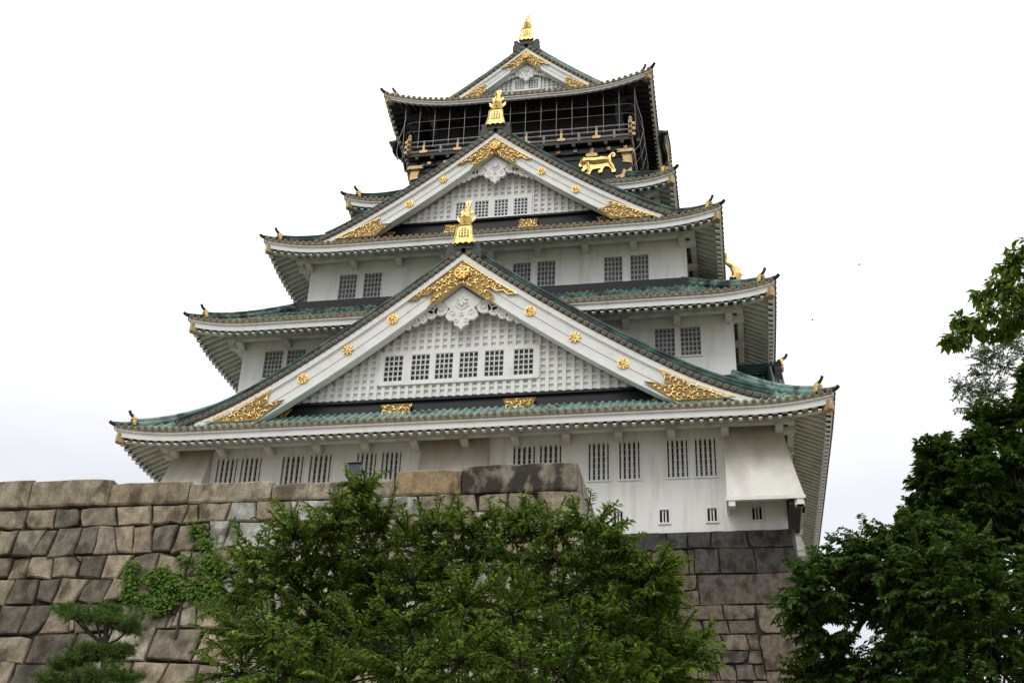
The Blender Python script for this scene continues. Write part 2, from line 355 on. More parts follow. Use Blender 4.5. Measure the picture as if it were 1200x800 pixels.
# stone base of the keep
KB = thing('keep_stone_base', 'dark stone base of large fitted blocks directly under the white keep walls', 'stone base', (0, 0, GROUND))
ZB = 16.8
def offb(z): h = ZB-z; return .06*h+.010*h*h
HB = 13.12
def sb(u, z, o): return (u*(HB+offb(z))/HB, offb(z)+o, z)
top = [-13.12, -11, -8.8, -6.4, -4, -1.6, .7, 2.9, 5.1, 6.9, 8.25, 9.05, 9.95, 11.5, HB]
rows = [(16.05, ZB, list(zip(top[:-1], top[1:]))),
        (15.0, 16.05, [(-13.12, -11.9), (-11.9, -10.8), (-10.8, -9.9), (-9.9, -8.7), (-8.7, -7.6), (-7.6, -6.3), (-6.3, -5), (-5, -3.9), (-3.9, -2.7), (-2.7, -1.5), (-1.5, -.2), (-.2, .9), (.9, 2.1), (2.1, 3.3), (3.3, 4.4), (4.4, 5.5), (5.5, 6.6), (6.6, 7.6), (7.6, 8.2), (8.2, 9.3), (9.3, 10.15), (10.15, 11.6), (11.6, HB)])]
MBB = MB(frame(0, -HB, 'front'))
def pb(u, z, i):
    if z > 16.05: k = RNG.uniform(.8, 1.2); return (.085*k, .085*k, .08*k)
    if z > 15 and u > 9: k = RNG.uniform(.8, 1.2); return (.095*k, .09*k, .08*k)
    return pal_base(u, z, i)
masonry(MBB, rows+rows_of(12.6, 15.0, -HB, 8.3, (.55, .75), (.6, 1.0)), sb, palette=pb, jit=.045, chink=.2, relief=.05)
masonry(MBB, [(13.75, 15.0, [(9.3, HB)]), (13.15, 13.75, [(8.3, 10.1), (10.1, 11.3)]), (12.6, 13.15, [(8.3, 9.3), (9.3, 10.2), (10.2, 11.2)]), ], sb, palette=pal_base, jit=.03, chink=0, relief=.05)
masonry(MBB, [(14.35, 15.0, [(8.3, 9.3)]), (13.75, 14.35, [(8.3, 9.3)]), (12.6, 13.75, [(11.3, 12.2), (12.2, HB)])], sb, palette=pal_base, jit=.02, chink=0, relief=.05)
masonry(MBB, rows_of(GROUND, 12.6, -HB, 11.2, (.5, .75), (.5, 1.0)), sb, palette=pal_base, jit=.05, relief=.05)
masonry(MBB, rows_of(GROUND, 12.6, 11.2, HB, (1.3, 1.6), (1.8, 2.6)), sb, palette=pal_base, jit=.04, chink=.1, relief=.05)
for sd_ in ('right', 'left', 'back'):
    MBB.T = frame(*{'right': (HB, 0), 'left': (-HB, 0), 'back': (0, HB)}[sd_], sd_)
    masonry(MBB, rows_of(GROUND, ZB, -HB, HB, (1.0, 1.5), (1.3, 2.2)), sb, palette=pal_base, jit=.05, relief=.05)
MBB.build('fitted_blocks', 'stone', KB)
mb = MB()
for sd_, o_ in (('front', (0, -HB)), ('right', (HB, 0)), ('left', (-HB, 0)), ('back', (0, HB))):
    mb.T = frame(*o_, sd_); mb.quadgrid([[sb(u, z, -.06) for u in np.linspace(-HB, HB, 3)] for z in np.linspace(GROUND, ZB, 14)])
mb.T = ID; mb.poly([(-HB, -HB, ZB-.05), (HB, -HB, ZB-.05), (HB, HB, ZB-.05), (-HB, HB, ZB-.05)])
mb.build('joint_backing', 'mortar', KB)

# ------------------------------------------------------------------ the keep
K = thing('castle_keep', 'tall white Japanese castle keep with stacked green tiled gables and gold ornaments', 'castle', (0, 0, 16.8))

def wall_with_openings(mb, u0, u1, z0, z1, ops, depth=.22):
    us = sorted({u0, u1, *[o[0] for o in ops], *[o[1] for o in ops]}); zs = sorted({z0, z1, *[o[2] for o in ops], *[o[3] for o in ops]})
    for i in range(len(us)-1):
        for j in range(len(zs)-1):
            uc = (us[i]+us[i+1])/2; zc = (zs[j]+zs[j+1])/2
            if any(o[0] < uc < o[1] and o[2] < zc < o[3] for o in ops): continue
            mb.poly([(us[i], 0, zs[j]), (us[i+1], 0, zs[j]), (us[i+1], 0, zs[j+1]), (us[i], 0, zs[j+1])])
    for a, b, c, d in ops:
        mb.poly([(a, 0, c), (a, 0, d), (a, -depth, d), (a, -depth, c)]); mb.poly([(b, 0, c), (b, 0, d), (b, -depth, d), (b, -depth, c)])
        mb.poly([(a, 0, c), (b, 0, c), (b, -depth, c), (a, -depth, c)]); mb.poly([(a, 0, d), (b, 0, d), (b, -depth, d), (a, -depth, d)])
def make_window(T, a, b, c, d, style, parent, sub=True):
    """style bars: thick upright bars; grid: fine lattice; slot: loophole"""
    W = MB(T)
    f = .045
    gb = style == 'gable'
    if not gb:
        W.box(a-f, a, -.02, .035, c-f, d+f); W.box(b, b+f, -.02, .035, c-f, d+f); W.box(a, b, -.02, .035, d, d+f); W.box(a-f-.03, b+f+.03, -.02, .07, c-f-.02, c-.002)
    pv = -.155 if gb else -.2
    P = MB(T); P.poly([(a, pv, c), (b, pv, c), (b, pv, d), (a, pv, d)])
    B = MB(T)
    if style == 'bars':
        n = 4; w = (b-a)
        for k in range(n):
            u = a+w*(k+.62)/(n+.2); B.box(u-.052, u+.052, -.09, .01, c, d)
        for k in range(1, 6): z = c+(d-c)*k/6; B.box(a, b, -.15, -.12, z-.02, z+.02, 1)
        pane = 'glass'; bm = ['bars', 'greybars']
    elif style == 'slot':
        for k in (1, 2): u = a+(b-a)*k/3; B.box(u-.03, u+.03, -.12, -.03, c, d)
        pane = 'black'; bm = ['bars']
    else:
        n = 5 if style == 'grid' else 4; nz = 6 if style == 'grid' else 5
        for k in range(n+1): u = a+(b-a)*k/n; B.box(max(u-.024, a), min(u+.024, b), -.08, -.02, c, d)
        for k in range(nz+1): z = c+(d-c)*k/nz; B.box(a, b, -.10, -.03, max(z-.022, c), min(z+.022, d))
        pane = 'shoji' if style == 'grid' else 'glass'; bm = ['greybars'] if style == 'grid' else ['bars']
    if sub:
        o = W.build('window', 'trim', parent); P.build('pane', pane, o); B.build('bars', bm, o)
    else:
        X = MB(); 
        for src, off_ in ((P, 0), (B, 1)):
            bb = len(X.v); X.v += src.v
            for fc, mi in zip(src.f, src.m): X.face(tuple(i+bb for i in fc), off_)
        X.build('window', [pane, bm[0]], parent)

def storey(hx, hy, cx, z0, z1, front_w, side_w, style, mkey='plaster', loops=()):
    for sd_ in ('front', 'right', 'back', 'left'):
        L = hx if sd_ in ('front', 'back') else hy
        T = frame(*{'front': (cx, -hy), 'right': (cx+hx, 0), 'back': (cx, hy), 'left': (cx-hx, 0)}[sd_], sd_)
        ops = list(front_w if sd_ == 'front' else side_w)
        lp = list(loops) if sd_ == 'front' else []
        mb = MB(T); wall_with_openings(mb, -L, L, z0, z1, ops+lp); mb.build('plaster_wall', mkey, K)
        if sd_ in ('back',): 
            for o in ops: make_window(T, *o, style, K)
            continue
        for o in ops: make_window(T, *o, style, K)
        for o in lp: make_window(T, *o, 'slot', K)
zw = (19.15, 20.8)
W1 = [(a, b, *zw) for a, b in ((-11.08, -10.15), (-9.97, -9.05), (-8.1, -7.15), (-6.85, -5.9), (-4.75, -3.9), (-3.65, -2.8), (2.03, 2.95), (3.15, 4.05), (5.19, 6.02), (6.45, 7.28), (8.41, 9.23), (9.54, 10.36))]
LPS = [(a, a+.36, 17.24, 17.79) for a in (6.2, 8.04, 9.92, 11.66, 4.3, 2.4)]
sw1 = [(a, a+.9, *zw) for a in (-8, -6.9, -2, -.9, 3.2, 4.3)]
storey(13.0, 13.0, 0, 16.75, 22.1, W1, sw1, 'bars', loops=LPS)
W2 = [(a, a+.88, 25.52, 26.93) for a in (-10.3, -9.2, 7.93, 9.06)]
storey(11.41, 11.41, 0, 23.2, 28.3, W2, [(a, a+.88, 25.52, 26.93) for a in (2, 3.1, 7.5, 8.6)], 'grid')
W3 = [(a, b, 30.6, 32.2) for a, b in ((-7.82, -6.92), (-6.54, -5.64), (1.0, 1.88), (2.21, 3.09), (5.47, 6.34), (6.73, 7.6))]
storey(9.4, 9.36, 0, 29.6, 33.85, W3, [(a, a+.88, 30.6, 32.2) for a in (-2.2, -1.0, 3.2, 4.4)], 'grid')
storey(6.95, 7.0, .27, 35.6, 38.4, [], [], 'grid')

# stone-dropping bays on the lowest storey
def bay(T, a, b, zt, zb, out, flare_l=0, flare_r=0, name='stone_drop_bay'):
    mb = MB(T); n = 8
    P = []
    for i in range(n+1):
        t = i/n; z = zt+(zb-zt)*t; o = .02+out*t**1.25
        q_ = t**1.25; P.append([(a-flare_l*q_, o, z), (b+flare_r*q_, o, z)])
    mb.quadgrid(P)
    if flare_l < 1: mb.poly([(p[0][0], p[0][1], p[0][2]) for p in P]+[(a-flare_l, -.05 if not flare_l else -.05, zb), (a, -.05, zt)])
    if not flare_r > .5: mb.poly([(p[1][0], p[1][1], p[1][2]) for p in P]+[(b+flare_r, -.05, zb), (b, -.05, zt)])
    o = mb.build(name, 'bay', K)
    t_ = MB(T); A = a-flare_l; B = b+flare_r
    t_.box(A-.04, B+.04, out-.10, out+.06, zb-.14, zb+.002)
    t_.box(A-.04, A+.06, -.0, out-.1, zb-.14, zb-.002); t_.box(B-.06, B+.04, 0, out-.1, zb-.14, zb-.002)
    for u in (A+.05, B-.3): t_.box(u, u+.25, out-.35, out+.02, zb-.36, zb-.14)
    t_.build('bay_sill', 'trim', o)
    return o
Tw = frame(0, -13.0, 'front'); Tsr = frame(13.0, 0, 'right')
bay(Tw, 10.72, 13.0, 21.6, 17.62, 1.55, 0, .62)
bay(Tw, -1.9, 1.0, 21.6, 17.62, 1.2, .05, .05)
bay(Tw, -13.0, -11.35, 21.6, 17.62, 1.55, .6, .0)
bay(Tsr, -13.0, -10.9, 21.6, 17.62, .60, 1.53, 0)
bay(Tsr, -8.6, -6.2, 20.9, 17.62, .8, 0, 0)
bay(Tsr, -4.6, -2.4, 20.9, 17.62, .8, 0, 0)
mb = MB(); mb.box(13.03, 13.5, -14.45, -11.0, 17.3, 17.44); mb.build('bay_joist', 'blackwood', K)

# ---- tiled roofs
def roof(cx, hx, hy, z0, run, rise, c, U, Ul, over, srise, gap=0, black=False, tmat='tile', spacing=.32, fas=.42, rows_side=True, skip_front_x=None):
    wallrun = run
    def uz(e): return U*(max(0, 1-e/Ul))**2.2
    def zr(s, d, L): t = min(d/run, 1); return z0+rise*((1-c)*t+c*t*t)+uz(L-abs(s))*(1-t)
    def zs(s, d, L): return z0-fas+srise*min(d/over, 1.15)+uz(L-abs(s))*(1-min(d/over, 1))
    top = MB(); under = MB(); fasc = MB(); ends = MB(); beams = MB()
    cols = {}
    for sd_ in ('front', 'right', 'back', 'left'):
        fr = sd_ in ('front', 'back'); L = hx if fr else hy
        T = frame(*{'front': (cx, -hy), 'right': (cx+hx, 0), 'back': (cx, hy), 'left': (cx-hx, 0)}[sd_], sd_)
        top.T = under.T = fasc.T = ends.T = beams.T = T
        gp = gap if sd_ == 'front' else 0
        parts = [(-L, -gp), (gp, L)] if gp else [(-L, L)]
        for s0, s1 in parts:
            n = max(6, int((s1-s0)/.5)); ss = [s0+(s1-s0)*i/n for i in range(n+1)]
            # base sheet (between tile rows)
            nd = 8; grid = []
            for i in range(nd+1):
                row = []
                for s in ss:
                    dm = run; t = i/nd; d = t*dm; sm = L-d
                    s2 = max(-sm, min(sm, s)); row.append((s2, -d, zr(s2, d, L)))
                grid.append(row)
            top.quadgrid(grid, 0)
            # soffit sheet
            grid = []
            for i in range(4):
                d = .2+(over*1.12-.2)*i/3; grid.append([(max(-(L-d), min(L-d, s)), -d, zs(max(-(L-d), min(L-d, s)), d, L)) for s in ss])
            under.quadgrid(grid, 0)
            # fascia: stepped section swept along the eave
            sec = [(0.02, -.02), (-.01, -.05), (-.01, -.15), (-.10, -.15), (-.10, -fas), (-.24, -fas)]
            grid = []
            for (o, dz) in sec: grid.append([(max(-(L+o), min(L+o, s if abs(s) < L-.01 else math.copysign(L+o, s))), o, z0+dz+uz(L-abs(s))) for s in ss])
            fasc.quadgrid(grid, 0)
        # tile rows, tile ends and rafters
        nrow = int(2*L/spacing); sp_ = 2*L/nrow
        for k in range(nrow):
            s = -L+sp_*(k+.5)
            if abs(s) < gp: continue
            dm = min(run, L-abs(s)-.02)
            ns_ = 6 if dm > 1 else 3; path = [(dm*i/ns_) for i in range(ns_+1)]
            r = .085
            grid = []
            for a_ in (-1, -.6, 0, .6, 1):
                grid.append([(s+a_*r*1.05, -d+.03*(d == 0), zr(s, d, L)+r*math.sqrt(max(0, 1-a_*a_*.9))*1.1-.01) for d in path])
            top.quadgrid(grid, 0)
            ze = zr(s, 0, L)+.035
            ends.disc(s, .07, ze, .115, .06, 10, 0); ends.disc(s, .08, ze, .075, .02, 8, 1)
            if black is False: ends.disc(s, .09, ze, .028, .02, 6, 0)
            # flat pendant tile between ends
            s2 = s+sp_/2
            if k < nrow-1 and abs(s2) > gp: z2 = zr(s2, 0, L); ends.prism([(s2-.1, z2+.02), (s2-.05, z2-.055), (s2, z2-.075), (s2+.05, z2-.055), (s2+.1, z2+.02)], .05, .0, 0)
        rs = .38; nr = int(2*L/rs); rs = 2*L/nr
        for k in range(nr):
            s = -L+rs*(k+.5)
            if abs(s) < gp: continue
            dm = min(over*1.1, L-abs(s)-.05)
            if dm < .3: continue
            q = .065; P = []
            for d in (.12, dm):
                z = zs(s, d, L); P.append((d, z))
            (d0, za), (d1, zb_) = P
            under.hexa([(s-q, -d0, za-.15), (s+q, -d0, za-.15), (s+q, -d1, zb_-.13), (s-q, -d1, zb_-.13), (s-q, -d0, za+.01), (s+q, -d0, za+.01), (s+q, -d1, zb_+.01), (s-q, -d1, zb_+.01)], 1)
            if not black: fasc.box(s-.065, s+.065, -.32, -.12, za-.195, za-.005)
        # beam under rafters and bracket arms
        wl = L-over
        zb0 = z0-fas+srise*(over-.5)/over-.15; bd0, bd1 = over-.62, over-.36
        for s0, s1 in ([(-L+bd0+(0 if fr else .27), -gp), (gp, L-bd0-(0 if fr else .27))] if gp else [(-L+bd0+(0 if fr else .27), L-bd0-(0 if fr else .27))]):
            beams.box(s0, s1, -bd1, -bd0, zb0-.26+(0 if fr else .004), zb0+(0 if fr else -.004), 0)
        nb = max(2, round(2*wl/2.2))
        for k in range(nb+1):
            s = -wl+2*wl*k/nb
            if abs(s) < gp: continue
            beams.hexa([(s-.15, -over, zb0-.55), (s+.15, -over, zb0-.55), (s+.15, -bd0+.02, zb0-.42), (s-.15, -bd0+.02, zb0-.42), (s-.15, -over, zb0-.263), (s+.15, -over, zb0-.263), (s+.15, -bd0+.02, zb0-.263), (s-.15, -bd0+.02, zb0-.263)], 0)
    ro = top.build('tiled_roof', tmat, K, smooth=True)
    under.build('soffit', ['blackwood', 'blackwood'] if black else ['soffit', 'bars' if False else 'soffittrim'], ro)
    fasc.build('eave_fascia', 'trim', ro)
    ends.build('tile_ends', ['brass', 'slate'], ro)
    beams.build('eave_beam', 'blackwood' if black else 'soffittrim', ro)
    # hip ridges with their ornaments
    for sx in (-1, 1):
        for sy in (-1, 1):
            def hp(d, up=0): return (cx+sx*(hx-d), sy*(hy-d), zr(hx-d, d, hx)+up)
            hr = MB(); n = 10; ds = [.45+(run-.45)*i/n for i in range(n+1)]
            hr.tube([hp(d, .10) for d in ds], .16, 6); hr.tube([hp(d, .28) for d in ds], .11, 6); hr.tube([hp(d, .12) for d in (-.05, .15, .45)], [.09, .1, .12], 6)
            # dark upturned tip of the corner tile
            hr.tube([hp(.12, .09), hp(-.06, .10), hp(-.14, .14), hp(-.19, .2)], [.1, .1, .085, .075], 6, 1)
            hr.build('hip_ridge', [tmat, 'slate'], ro, smooth=True)
            on = MB(); p = hp(.5, .05); w_ = .17
            D = Vector((sx, sy, 0)).normalized(); Q = Vector((-D.y, D.x, 0))
            on.T = lambda u, v, z, p=p, D=D, Q=Q: (p[0]+Q.x*u+D.x*v, p[1]+Q.y*u+D.y*v, p[2]+z)
            on.prism([(-.20, 0), (.20, 0), (.23, .12), (.17, .2), (.19, .34), (.09, .46), (-.09, .46), (-.19, .34), (-.17, .2), (-.23, .12)], .04, -.1, 0)
            on.tube([(0, .0, .2), (0, .09, .24)], [.1, .05], 8, 0)
            on.tube([(0, -.12, .40), (0, .06, .46), (0, .16, .54), (0, .22, .66)], [.075, .075, .07, .07], 6, 1)
            on.build('corner_ornament', ['gold', 'slate'], ro, smooth=False)
            cp = MB(); q = hp(.0, 0)
            cp.T = lambda u, v, z, q=q, D=D, Q=Q: (q[0]+Q.x*u+D.x*v, q[1]+Q.y*u+D.y*v, q[2]+z)
            cp.box(-.14, .14, -.62, -.16, -fas-.26, -fas+.12, 0); cp.box(-.16, .16, -.45, -.22, -fas-.29, -fas+.08, 0)
            x1 = over*1.41; zd = srise-U*.95; cp.hexa([(-.13, -x1, -fas-.24+zd), (.13, -x1, -fas-.24+zd), (.13, -.62, -fas-.22), (-.13, -.62, -fas-.22), (-.13, -x1, -fas+.05+zd), (.13, -x1, -fas+.05+zd), (.13, -.62, -fas+.1), (-.13, -.62, -fas+.1)], 1)
            cp.build('hip_rafter_cap', ['golddull', 'blackwood' if black else 'soffittrim'], ro)
    return ro, zr
M['soffittrim'] = mat('weathered_white_timber', (.66, .66, .60), (.57, .57, .50), scale=1.5, rough=.8, c3=(.35, .36, .29), s3=1.8, t3=(.5, .8))
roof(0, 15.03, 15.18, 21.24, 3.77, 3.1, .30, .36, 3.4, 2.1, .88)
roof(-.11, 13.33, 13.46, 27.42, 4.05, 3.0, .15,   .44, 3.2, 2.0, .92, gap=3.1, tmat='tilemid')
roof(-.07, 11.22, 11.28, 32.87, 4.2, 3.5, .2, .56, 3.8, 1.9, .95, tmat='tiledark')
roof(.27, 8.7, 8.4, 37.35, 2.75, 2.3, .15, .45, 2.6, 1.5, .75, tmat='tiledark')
r5, zr5 = roof(.27, 7.6, 6.96, 44.9, 2.2, 1.45, .1, .92, 5.0, 1.7, .75, black=True, fas=.26)

# black flashing strips at the foot of the storeys
mb = MB()
for hx_, hy_, cx_, z_ , h_ in ((9.9, 9.88, 0, 29.55, .93), (11.47, 11.47, 0, 24.1, .35), (7.02, 7.06, .27, 36.1, .3)):
    mb.box(cx_-hx_, cx_+hx_, -hy_, -hy_+.4, z_, z_+h_); mb.box(cx_-hx_, cx_+hx_, hy_-.4, hy_, z_, z_+h_)
    mb.box(cx_-hx_, cx_-hx_+.4, -hy_+.4, hy_-.4, z_, z_+h_); mb.box(cx_+hx_-.4, cx_+hx_, -hy_+.4, hy_-.4, z_, z_+h_)
mb.build('black_flashing', 'black', K)

# ------------------------------------------------------------------ gold and carved ornament helpers
def inside(p, poly):
    x, y = p; r = False; n = len(poly)
    for i in range(n):
        x1, y1 = poly[i]; x2, y2 = poly[(i+1) % n]
        if (y1 > y) != (y2 > y) and x < (x2-x1)*(y-y1)/(y2-y1)+x1: r = not r
    return r
def edge_dist(p, poly):
    P = np.array(p); b = 1e9
    for i in range(len(poly)):
        a = np.array(poly[i]); c = np.array(poly[(i+1) % len(poly)]); t = np.clip(np.dot(P-a, c-a)/max(np.dot(c-a, c-a), 1e-9), 0, 1)
        b = min(b, np.linalg.norm(a+(c-a)*t-P))
    return b
def filigree(T, poly, v, parent, k=1.0, name='gold_filigree'):
    mb = MB(T); mb.prism(poly, v, v-.05, 0)
    mb.tube([(u, v+.02, z) for u, z in poly]+[(poly[0][0], v+.02, poly[0][1])], .028*k, 4, 1)
    us = [p[0] for p in poly]; zs_ = [p[1] for p in poly]; pts = []; tries = 0
    step = .17*k
    while tries < 1500:
        tries += 1; p = (random.uniform(min(us), max(us)), random.uniform(min(zs_), max(zs_)))
        if not inside(p, poly) or edge_dist(p, poly) < .05*k: continue
        if any((p[0]-q[0])**2+(p[1]-q[1])**2 < step**2 for q in pts): continue
        pts.append(p)
    for p in pts:
        r = random.uniform(.07, .115)*k; a0 = random.uniform(0, 6.28); sg = random.choice((-1, 1)); path = []
        for i in range(7):
            a = a0+sg*i*.68; rr = r*(1-.09*i)
            path.append((p[0]+rr*math.cos(a), v+.03, p[1]+rr*math.sin(a)))
        mb.tube(path, [.012*k, .026*k, .032*k, .032*k, .028*k, .034*k, .02*k], 4, 1)
    return mb.build(name, ['golddark', 'gold'], parent)
def flower(T, u, z, v, r, parent, star=False):
    mb = MB(T); n = 8
    if star:
        pts = []
        for i in range(16): a = math.pi*i/8; q = r*(1.12 if i % 2 == 0 else .66); pts.append((u+q*math.cos(a), z+q*math.sin(a)))
        mb.prism(pts, v+.05, v-.02, 0)
    else: mb.disc(u, v+.04, z, r, .06, 16, 0)
    for i in range(n):
        a = 2*math.pi*(i+.5)/n; mb.tube([(u+.3*r*math.cos(a), v+.05, z+.3*r*math.sin(a)), (u+.78*r*math.cos(a), v+.05, z+.78*r*math.sin(a))], [.10*r, .22*r], 5, 0)
    mb.tube([(u, v+.03, z), (u, v+.1, z)], [.26*r, .16*r], 8, 0)
    return mb.build('gold_flower', 'gold', parent)
def shachi(T, parent, k=1.0, base=True, z=0.0, name='gold_fish_finial'):
    mb = MB(lambda u, v, zz: T(u*k, v*k, z+zz*k))
    path = [(0, .02, .18), (0, .26, .24), (0, .36, .5), (0, .30, .82), (0, .12, 1.08), (0, -.08, 1.22), (0, -.12, 1.4)]
    mb.tube(path, [.20, .27, .26, .21, .15, .10, .06], 10)
    for i, p in enumerate(path[1:6]):           # dorsal spines
        q = Vector(p); d = Vector((0, .16, .06)) if i < 3 else Vector((0, .05, .15))
        b0 = q+Vector((0, [.24, .24, .2, .13, .08][i], 0)); mb.tube([b0-Vector((0, .06, .06)), b0+d], [.06, .01], 4)
    for sg in (-1, 1):                          # pectoral fins, eyes, whiskers
        mb.prism([(sg*.2, .3), (sg*.42, .52), (sg*.46, .75), (sg*.30, .62), (sg*.22, .6)], .2, .14)
        mb.prism([(sg*.14, .8), (sg*.30, .95), (sg*.30, 1.12), (sg*.12, 1.0)], .14, .08)
        mb.tube([(sg*.15, .36, .32), (sg*.19, .46, .34)], [.07, .04], 6)
    for a in (-.26, -.09, .09, .26):              # tail fan
        mb.prism([(math.sin(a)*.04-.02, 1.3), (math.sin(a)*.04+.02, 1.3), (math.sin(a)*.38+.05, 1.3+.42*math.cos(a)), (math.sin(a)*.42, 1.36+.46*math.cos(a)), (math.sin(a)*.38-.05, 1.3+.42*math.cos(a))], -.09+abs(a)*.1, -.16)
    o = mb.build(name, 'gold', parent, smooth=False)
    if base:
        pb_ = MB(lambda u, v, zz: T(u*k, v*k, z+zz*k))
        P = [(-.50, -.98), (-.40, -.90), (-.28, -.98), (-.14, -.88), (0, -.96), (.14, -.88), (.28, -.98), (.40, -.90), (.50, -.98), (.45, -.75), (.37, -.45), (.36, -.12), (.25, .04), (-.25, .04), (-.36, -.12), (-.37, -.45), (-.45, -.75)]
        pb_.prism(P, .5, .36, 0); rim = [(u, .53, zz) for u, zz in P]; pb_.tube(rim+[rim[0]], .028, 4, 0)
        pb_.prism([(-.24, -.62), (.24, -.62), (.22, -.22), (.12, -.12), (-.12, -.12), (-.22, -.22)], .51, .5, 1)
        for u in (-.14, 0, .14): pb_.box(u-.02, u+.02, .51, .535, -.62, -.15, 0)
        for zz in (-.5, -.36, -.24): pb_.box(-.22, .22, .51, .53, zz-.015, zz+.015, 0)
        pb_.build('gold_ridge_plate', ['gold', 'golddark'], parent)
    return o

# ------------------------------------------------------------------ gables
def gable(T, zap, a, b, hl, hr, back, ax=0.0, wv=-1.0, zclip=0, band=None, win=None, frm=None, k=1.0, pitch_u=.36, lat=True, foot=None, foot_end=None, studs=(), mids=(), fin=True, tmat='tiledark', flare=0):
    G = None
    def zz(u, s=1):
        w = abs(u); return zap-a*w+b*w*w+(.03*max(0, w-flare)**2 if flare else 0)
    def X(u, hw): return ax*(1-min(abs(u)/hw, 1))   # apex lies slightly off the middle of its feet
    TT = lambda u, v, z: T(u+ax*max(0, 1-abs(u)/max(hl, hr)), v, z)
    top = MB(TT); n = 16
    hws = {-1: hl, 1: hr}
    # arc-length spaced positions along the rake
    rake = MB(TT); ends = MB(TT); bb = MB(TT); tr = MB(TT); und = MB(TT); kud = MB(TT)
    t1, t2, t3 = .30*1, .30+.30*k**.5, .30+.30*k**.5+1.13*k
    for sg in (-1, 1):
        hw = hws[sg]; us = [hw*i/n for i in range(n+1)]
        top.quadgrid([[(sg*u, v, zz(u)-.06) for u in us] for v in (0, -back*.5, -back)])
        und.quadgrid([[(sg*u, v, zz(u)-t1) for u in us] for v in (-.04, -back*.5, -back)])
        rake.quadgrid([[(sg*u, 0, zz(u)-.06) for u in us], [(sg*u, -.0, zz(u)-t1) for u in us]])
        nv = int(back/.32)
        for j in range(nv):
            v = -.16-j*.32
            for q0, q1 in ((-.09, -.045), (-.045, .045), (.045, .09)):
                h = lambda q: .09*math.sqrt(max(0, 1-(q/.095)**2))
                top.quadgrid([[(sg*u, v+q0, zz(u)-.06+h(q0)) for u in us], [(sg*u, v+q1, zz(u)-.06+h(q1)) for u in us]])
        # verge tile ends
        s = .16; u = 0
        while u < hw:
            ends.disc(sg*u, .06, zz(u)-.16, .105, .07, 10, 0); ends.disc(sg*u, .075, zz(u)-.16, .072, .02, 8, 1); ends.disc(sg*u, .085, zz(u)-.16, .028, .015, 6, 0)
            sl = a-2*b*u-(.06*max(0, u-flare) if flare else 0); u += .31/math.sqrt(1+sl*sl)
        # descending ridge parallel to the verge
        us2 = [.35+(hw-.7-.35)*i/n for i in range(n+1)]
        for vv, hh, rr in ((-.50, .10, .14), (-.50, .28, .125), (-.50, .45, .11), (-.30, .06, .075), (-.17, .03, .05)):
            kud.tube([(sg*u, vv, zz(u)+hh) for u in us2], rr, 6, 0)
        kud.box(*sorted((sg*us2[-1], sg*(us2[-1]+.12))), -.78, -.42, zz(us2[-1])-.1, zz(us2[-1])+.38, 1)
        # white trim and the two-board bargeboard
        def strip(m, o1, o2, v0, v1, mi=0):
            tp, bt = [], []
            for i in range(n+1):
                u = us[i]; zt_ = zz(u)-o1; zb_ = max(zz(u)-o2, zclip)
                if zt_ <= zclip+.02: break
                tp.append((sg*u, zt_)); bt.append((sg*u, zb_))
            m.quadgrid([[(u, v1, z) for u, z in tp], [(u, v0, z) for u, z in tp], [(u, v0, z) for u, z in bt], [(u, v1, z) for u, z in bt]], mi)
            m.poly([(tp[-1][0], v0, tp[-1][1]), (tp[-1][0], v1, tp[-1][1]), (bt[-1][0], v1, bt[-1][1]), (bt[-1][0], v0, bt[-1][1])], mi)
        strip(tr, t1, t2, -.03, -.5)
        mid = (t2+t3)/2+.02
        strip(bb, t2+.002, t2+.07, -.10, -.5); strip(bb, t2+.07, mid-.015, -.13, -.5); strip(bb, mid-.015, mid+.015, -.20, -.5); strip(bb, mid+.015, t3-.09, -.15, -.5); strip(bb, t3-.09, t3, -.09, -.55)
    g = top.build('gable', tmat, K, smooth=True)
    und.build('verge_soffit', 'soffittrim', g); rake.build('verge_edge', 'slate', g); ends.build('verge_tile_ends', ['brass', 'slate'], g)
    kud.build('descending_ridge', [tmat, 'slate'], g, smooth=True); tr.build('verge_trim', 'trim', g); bb.build('bargeboard', 'trim', g)
    # lattice wall
    zb = band[1]
    def zin(u): return zz(u)-t3+.25*k
    ub = {}
    for sg in (-1, 1):
        u = 0
        while u < hws[sg] and zz(u)-t3+.1 > zb: u += .05
        ub[sg] = u
    wl = MB(TT); ul = np.linspace(-ub[-1], ub[1], 30)
    wl.quadgrid([[(u, wv, zb-.9) for u in np.linspace(-hl*.85, hr*.85, 30)], [(u, wv, max(zz(u)-t1-.02, zb-.8)) for u in np.linspace(-hl*.85, hr*.85, 30)]])
    if lat:
        fu0, fu1, fz0, fz1 = frm
        nu = int((ub[1]+ub[-1])/pitch_u); bw = pitch_u*.22
        for i in range(nu+1):
            u = -ub[-1]+pitch_u*(i+.5); zt_ = zin(u)
            if zt_ < zb+.1: continue
            segs = [(zb, zt_)]
            if fu0 < u < fu1: segs = [(zb, fz0), (fz1, zt_)]
            for s0, s1 in segs:
                if s1 > s0+.05: wl.box(u-bw, u+bw, wv, wv+.13, s0, s1)
        pz = pitch_u*.86; z = zb+pz*.5
        while z < zap-t3:
            u = 0
            while u < max(hl, hr) and zin(u) > z: u += .03
            lo, hi = -min(u, hl), min(u, hr)
            segs = [(lo, hi)]
            if fz0-.02 < z < fz1+.02: segs = [(lo, fu0), (fu1, hi)]
            for s0, s1 in segs:
                if s1 > s0+.05: wl.box(s0, s1, wv+.001, wv+.085, z-bw*.75, z+bw*.75)
            z += pz
        # solid window panel
        pan = MB(lambda u, v, z: TT(u, v+wv+.17, z)); wall_with_openings(pan, fu0, fu1, fz0, fz1, win, .2)
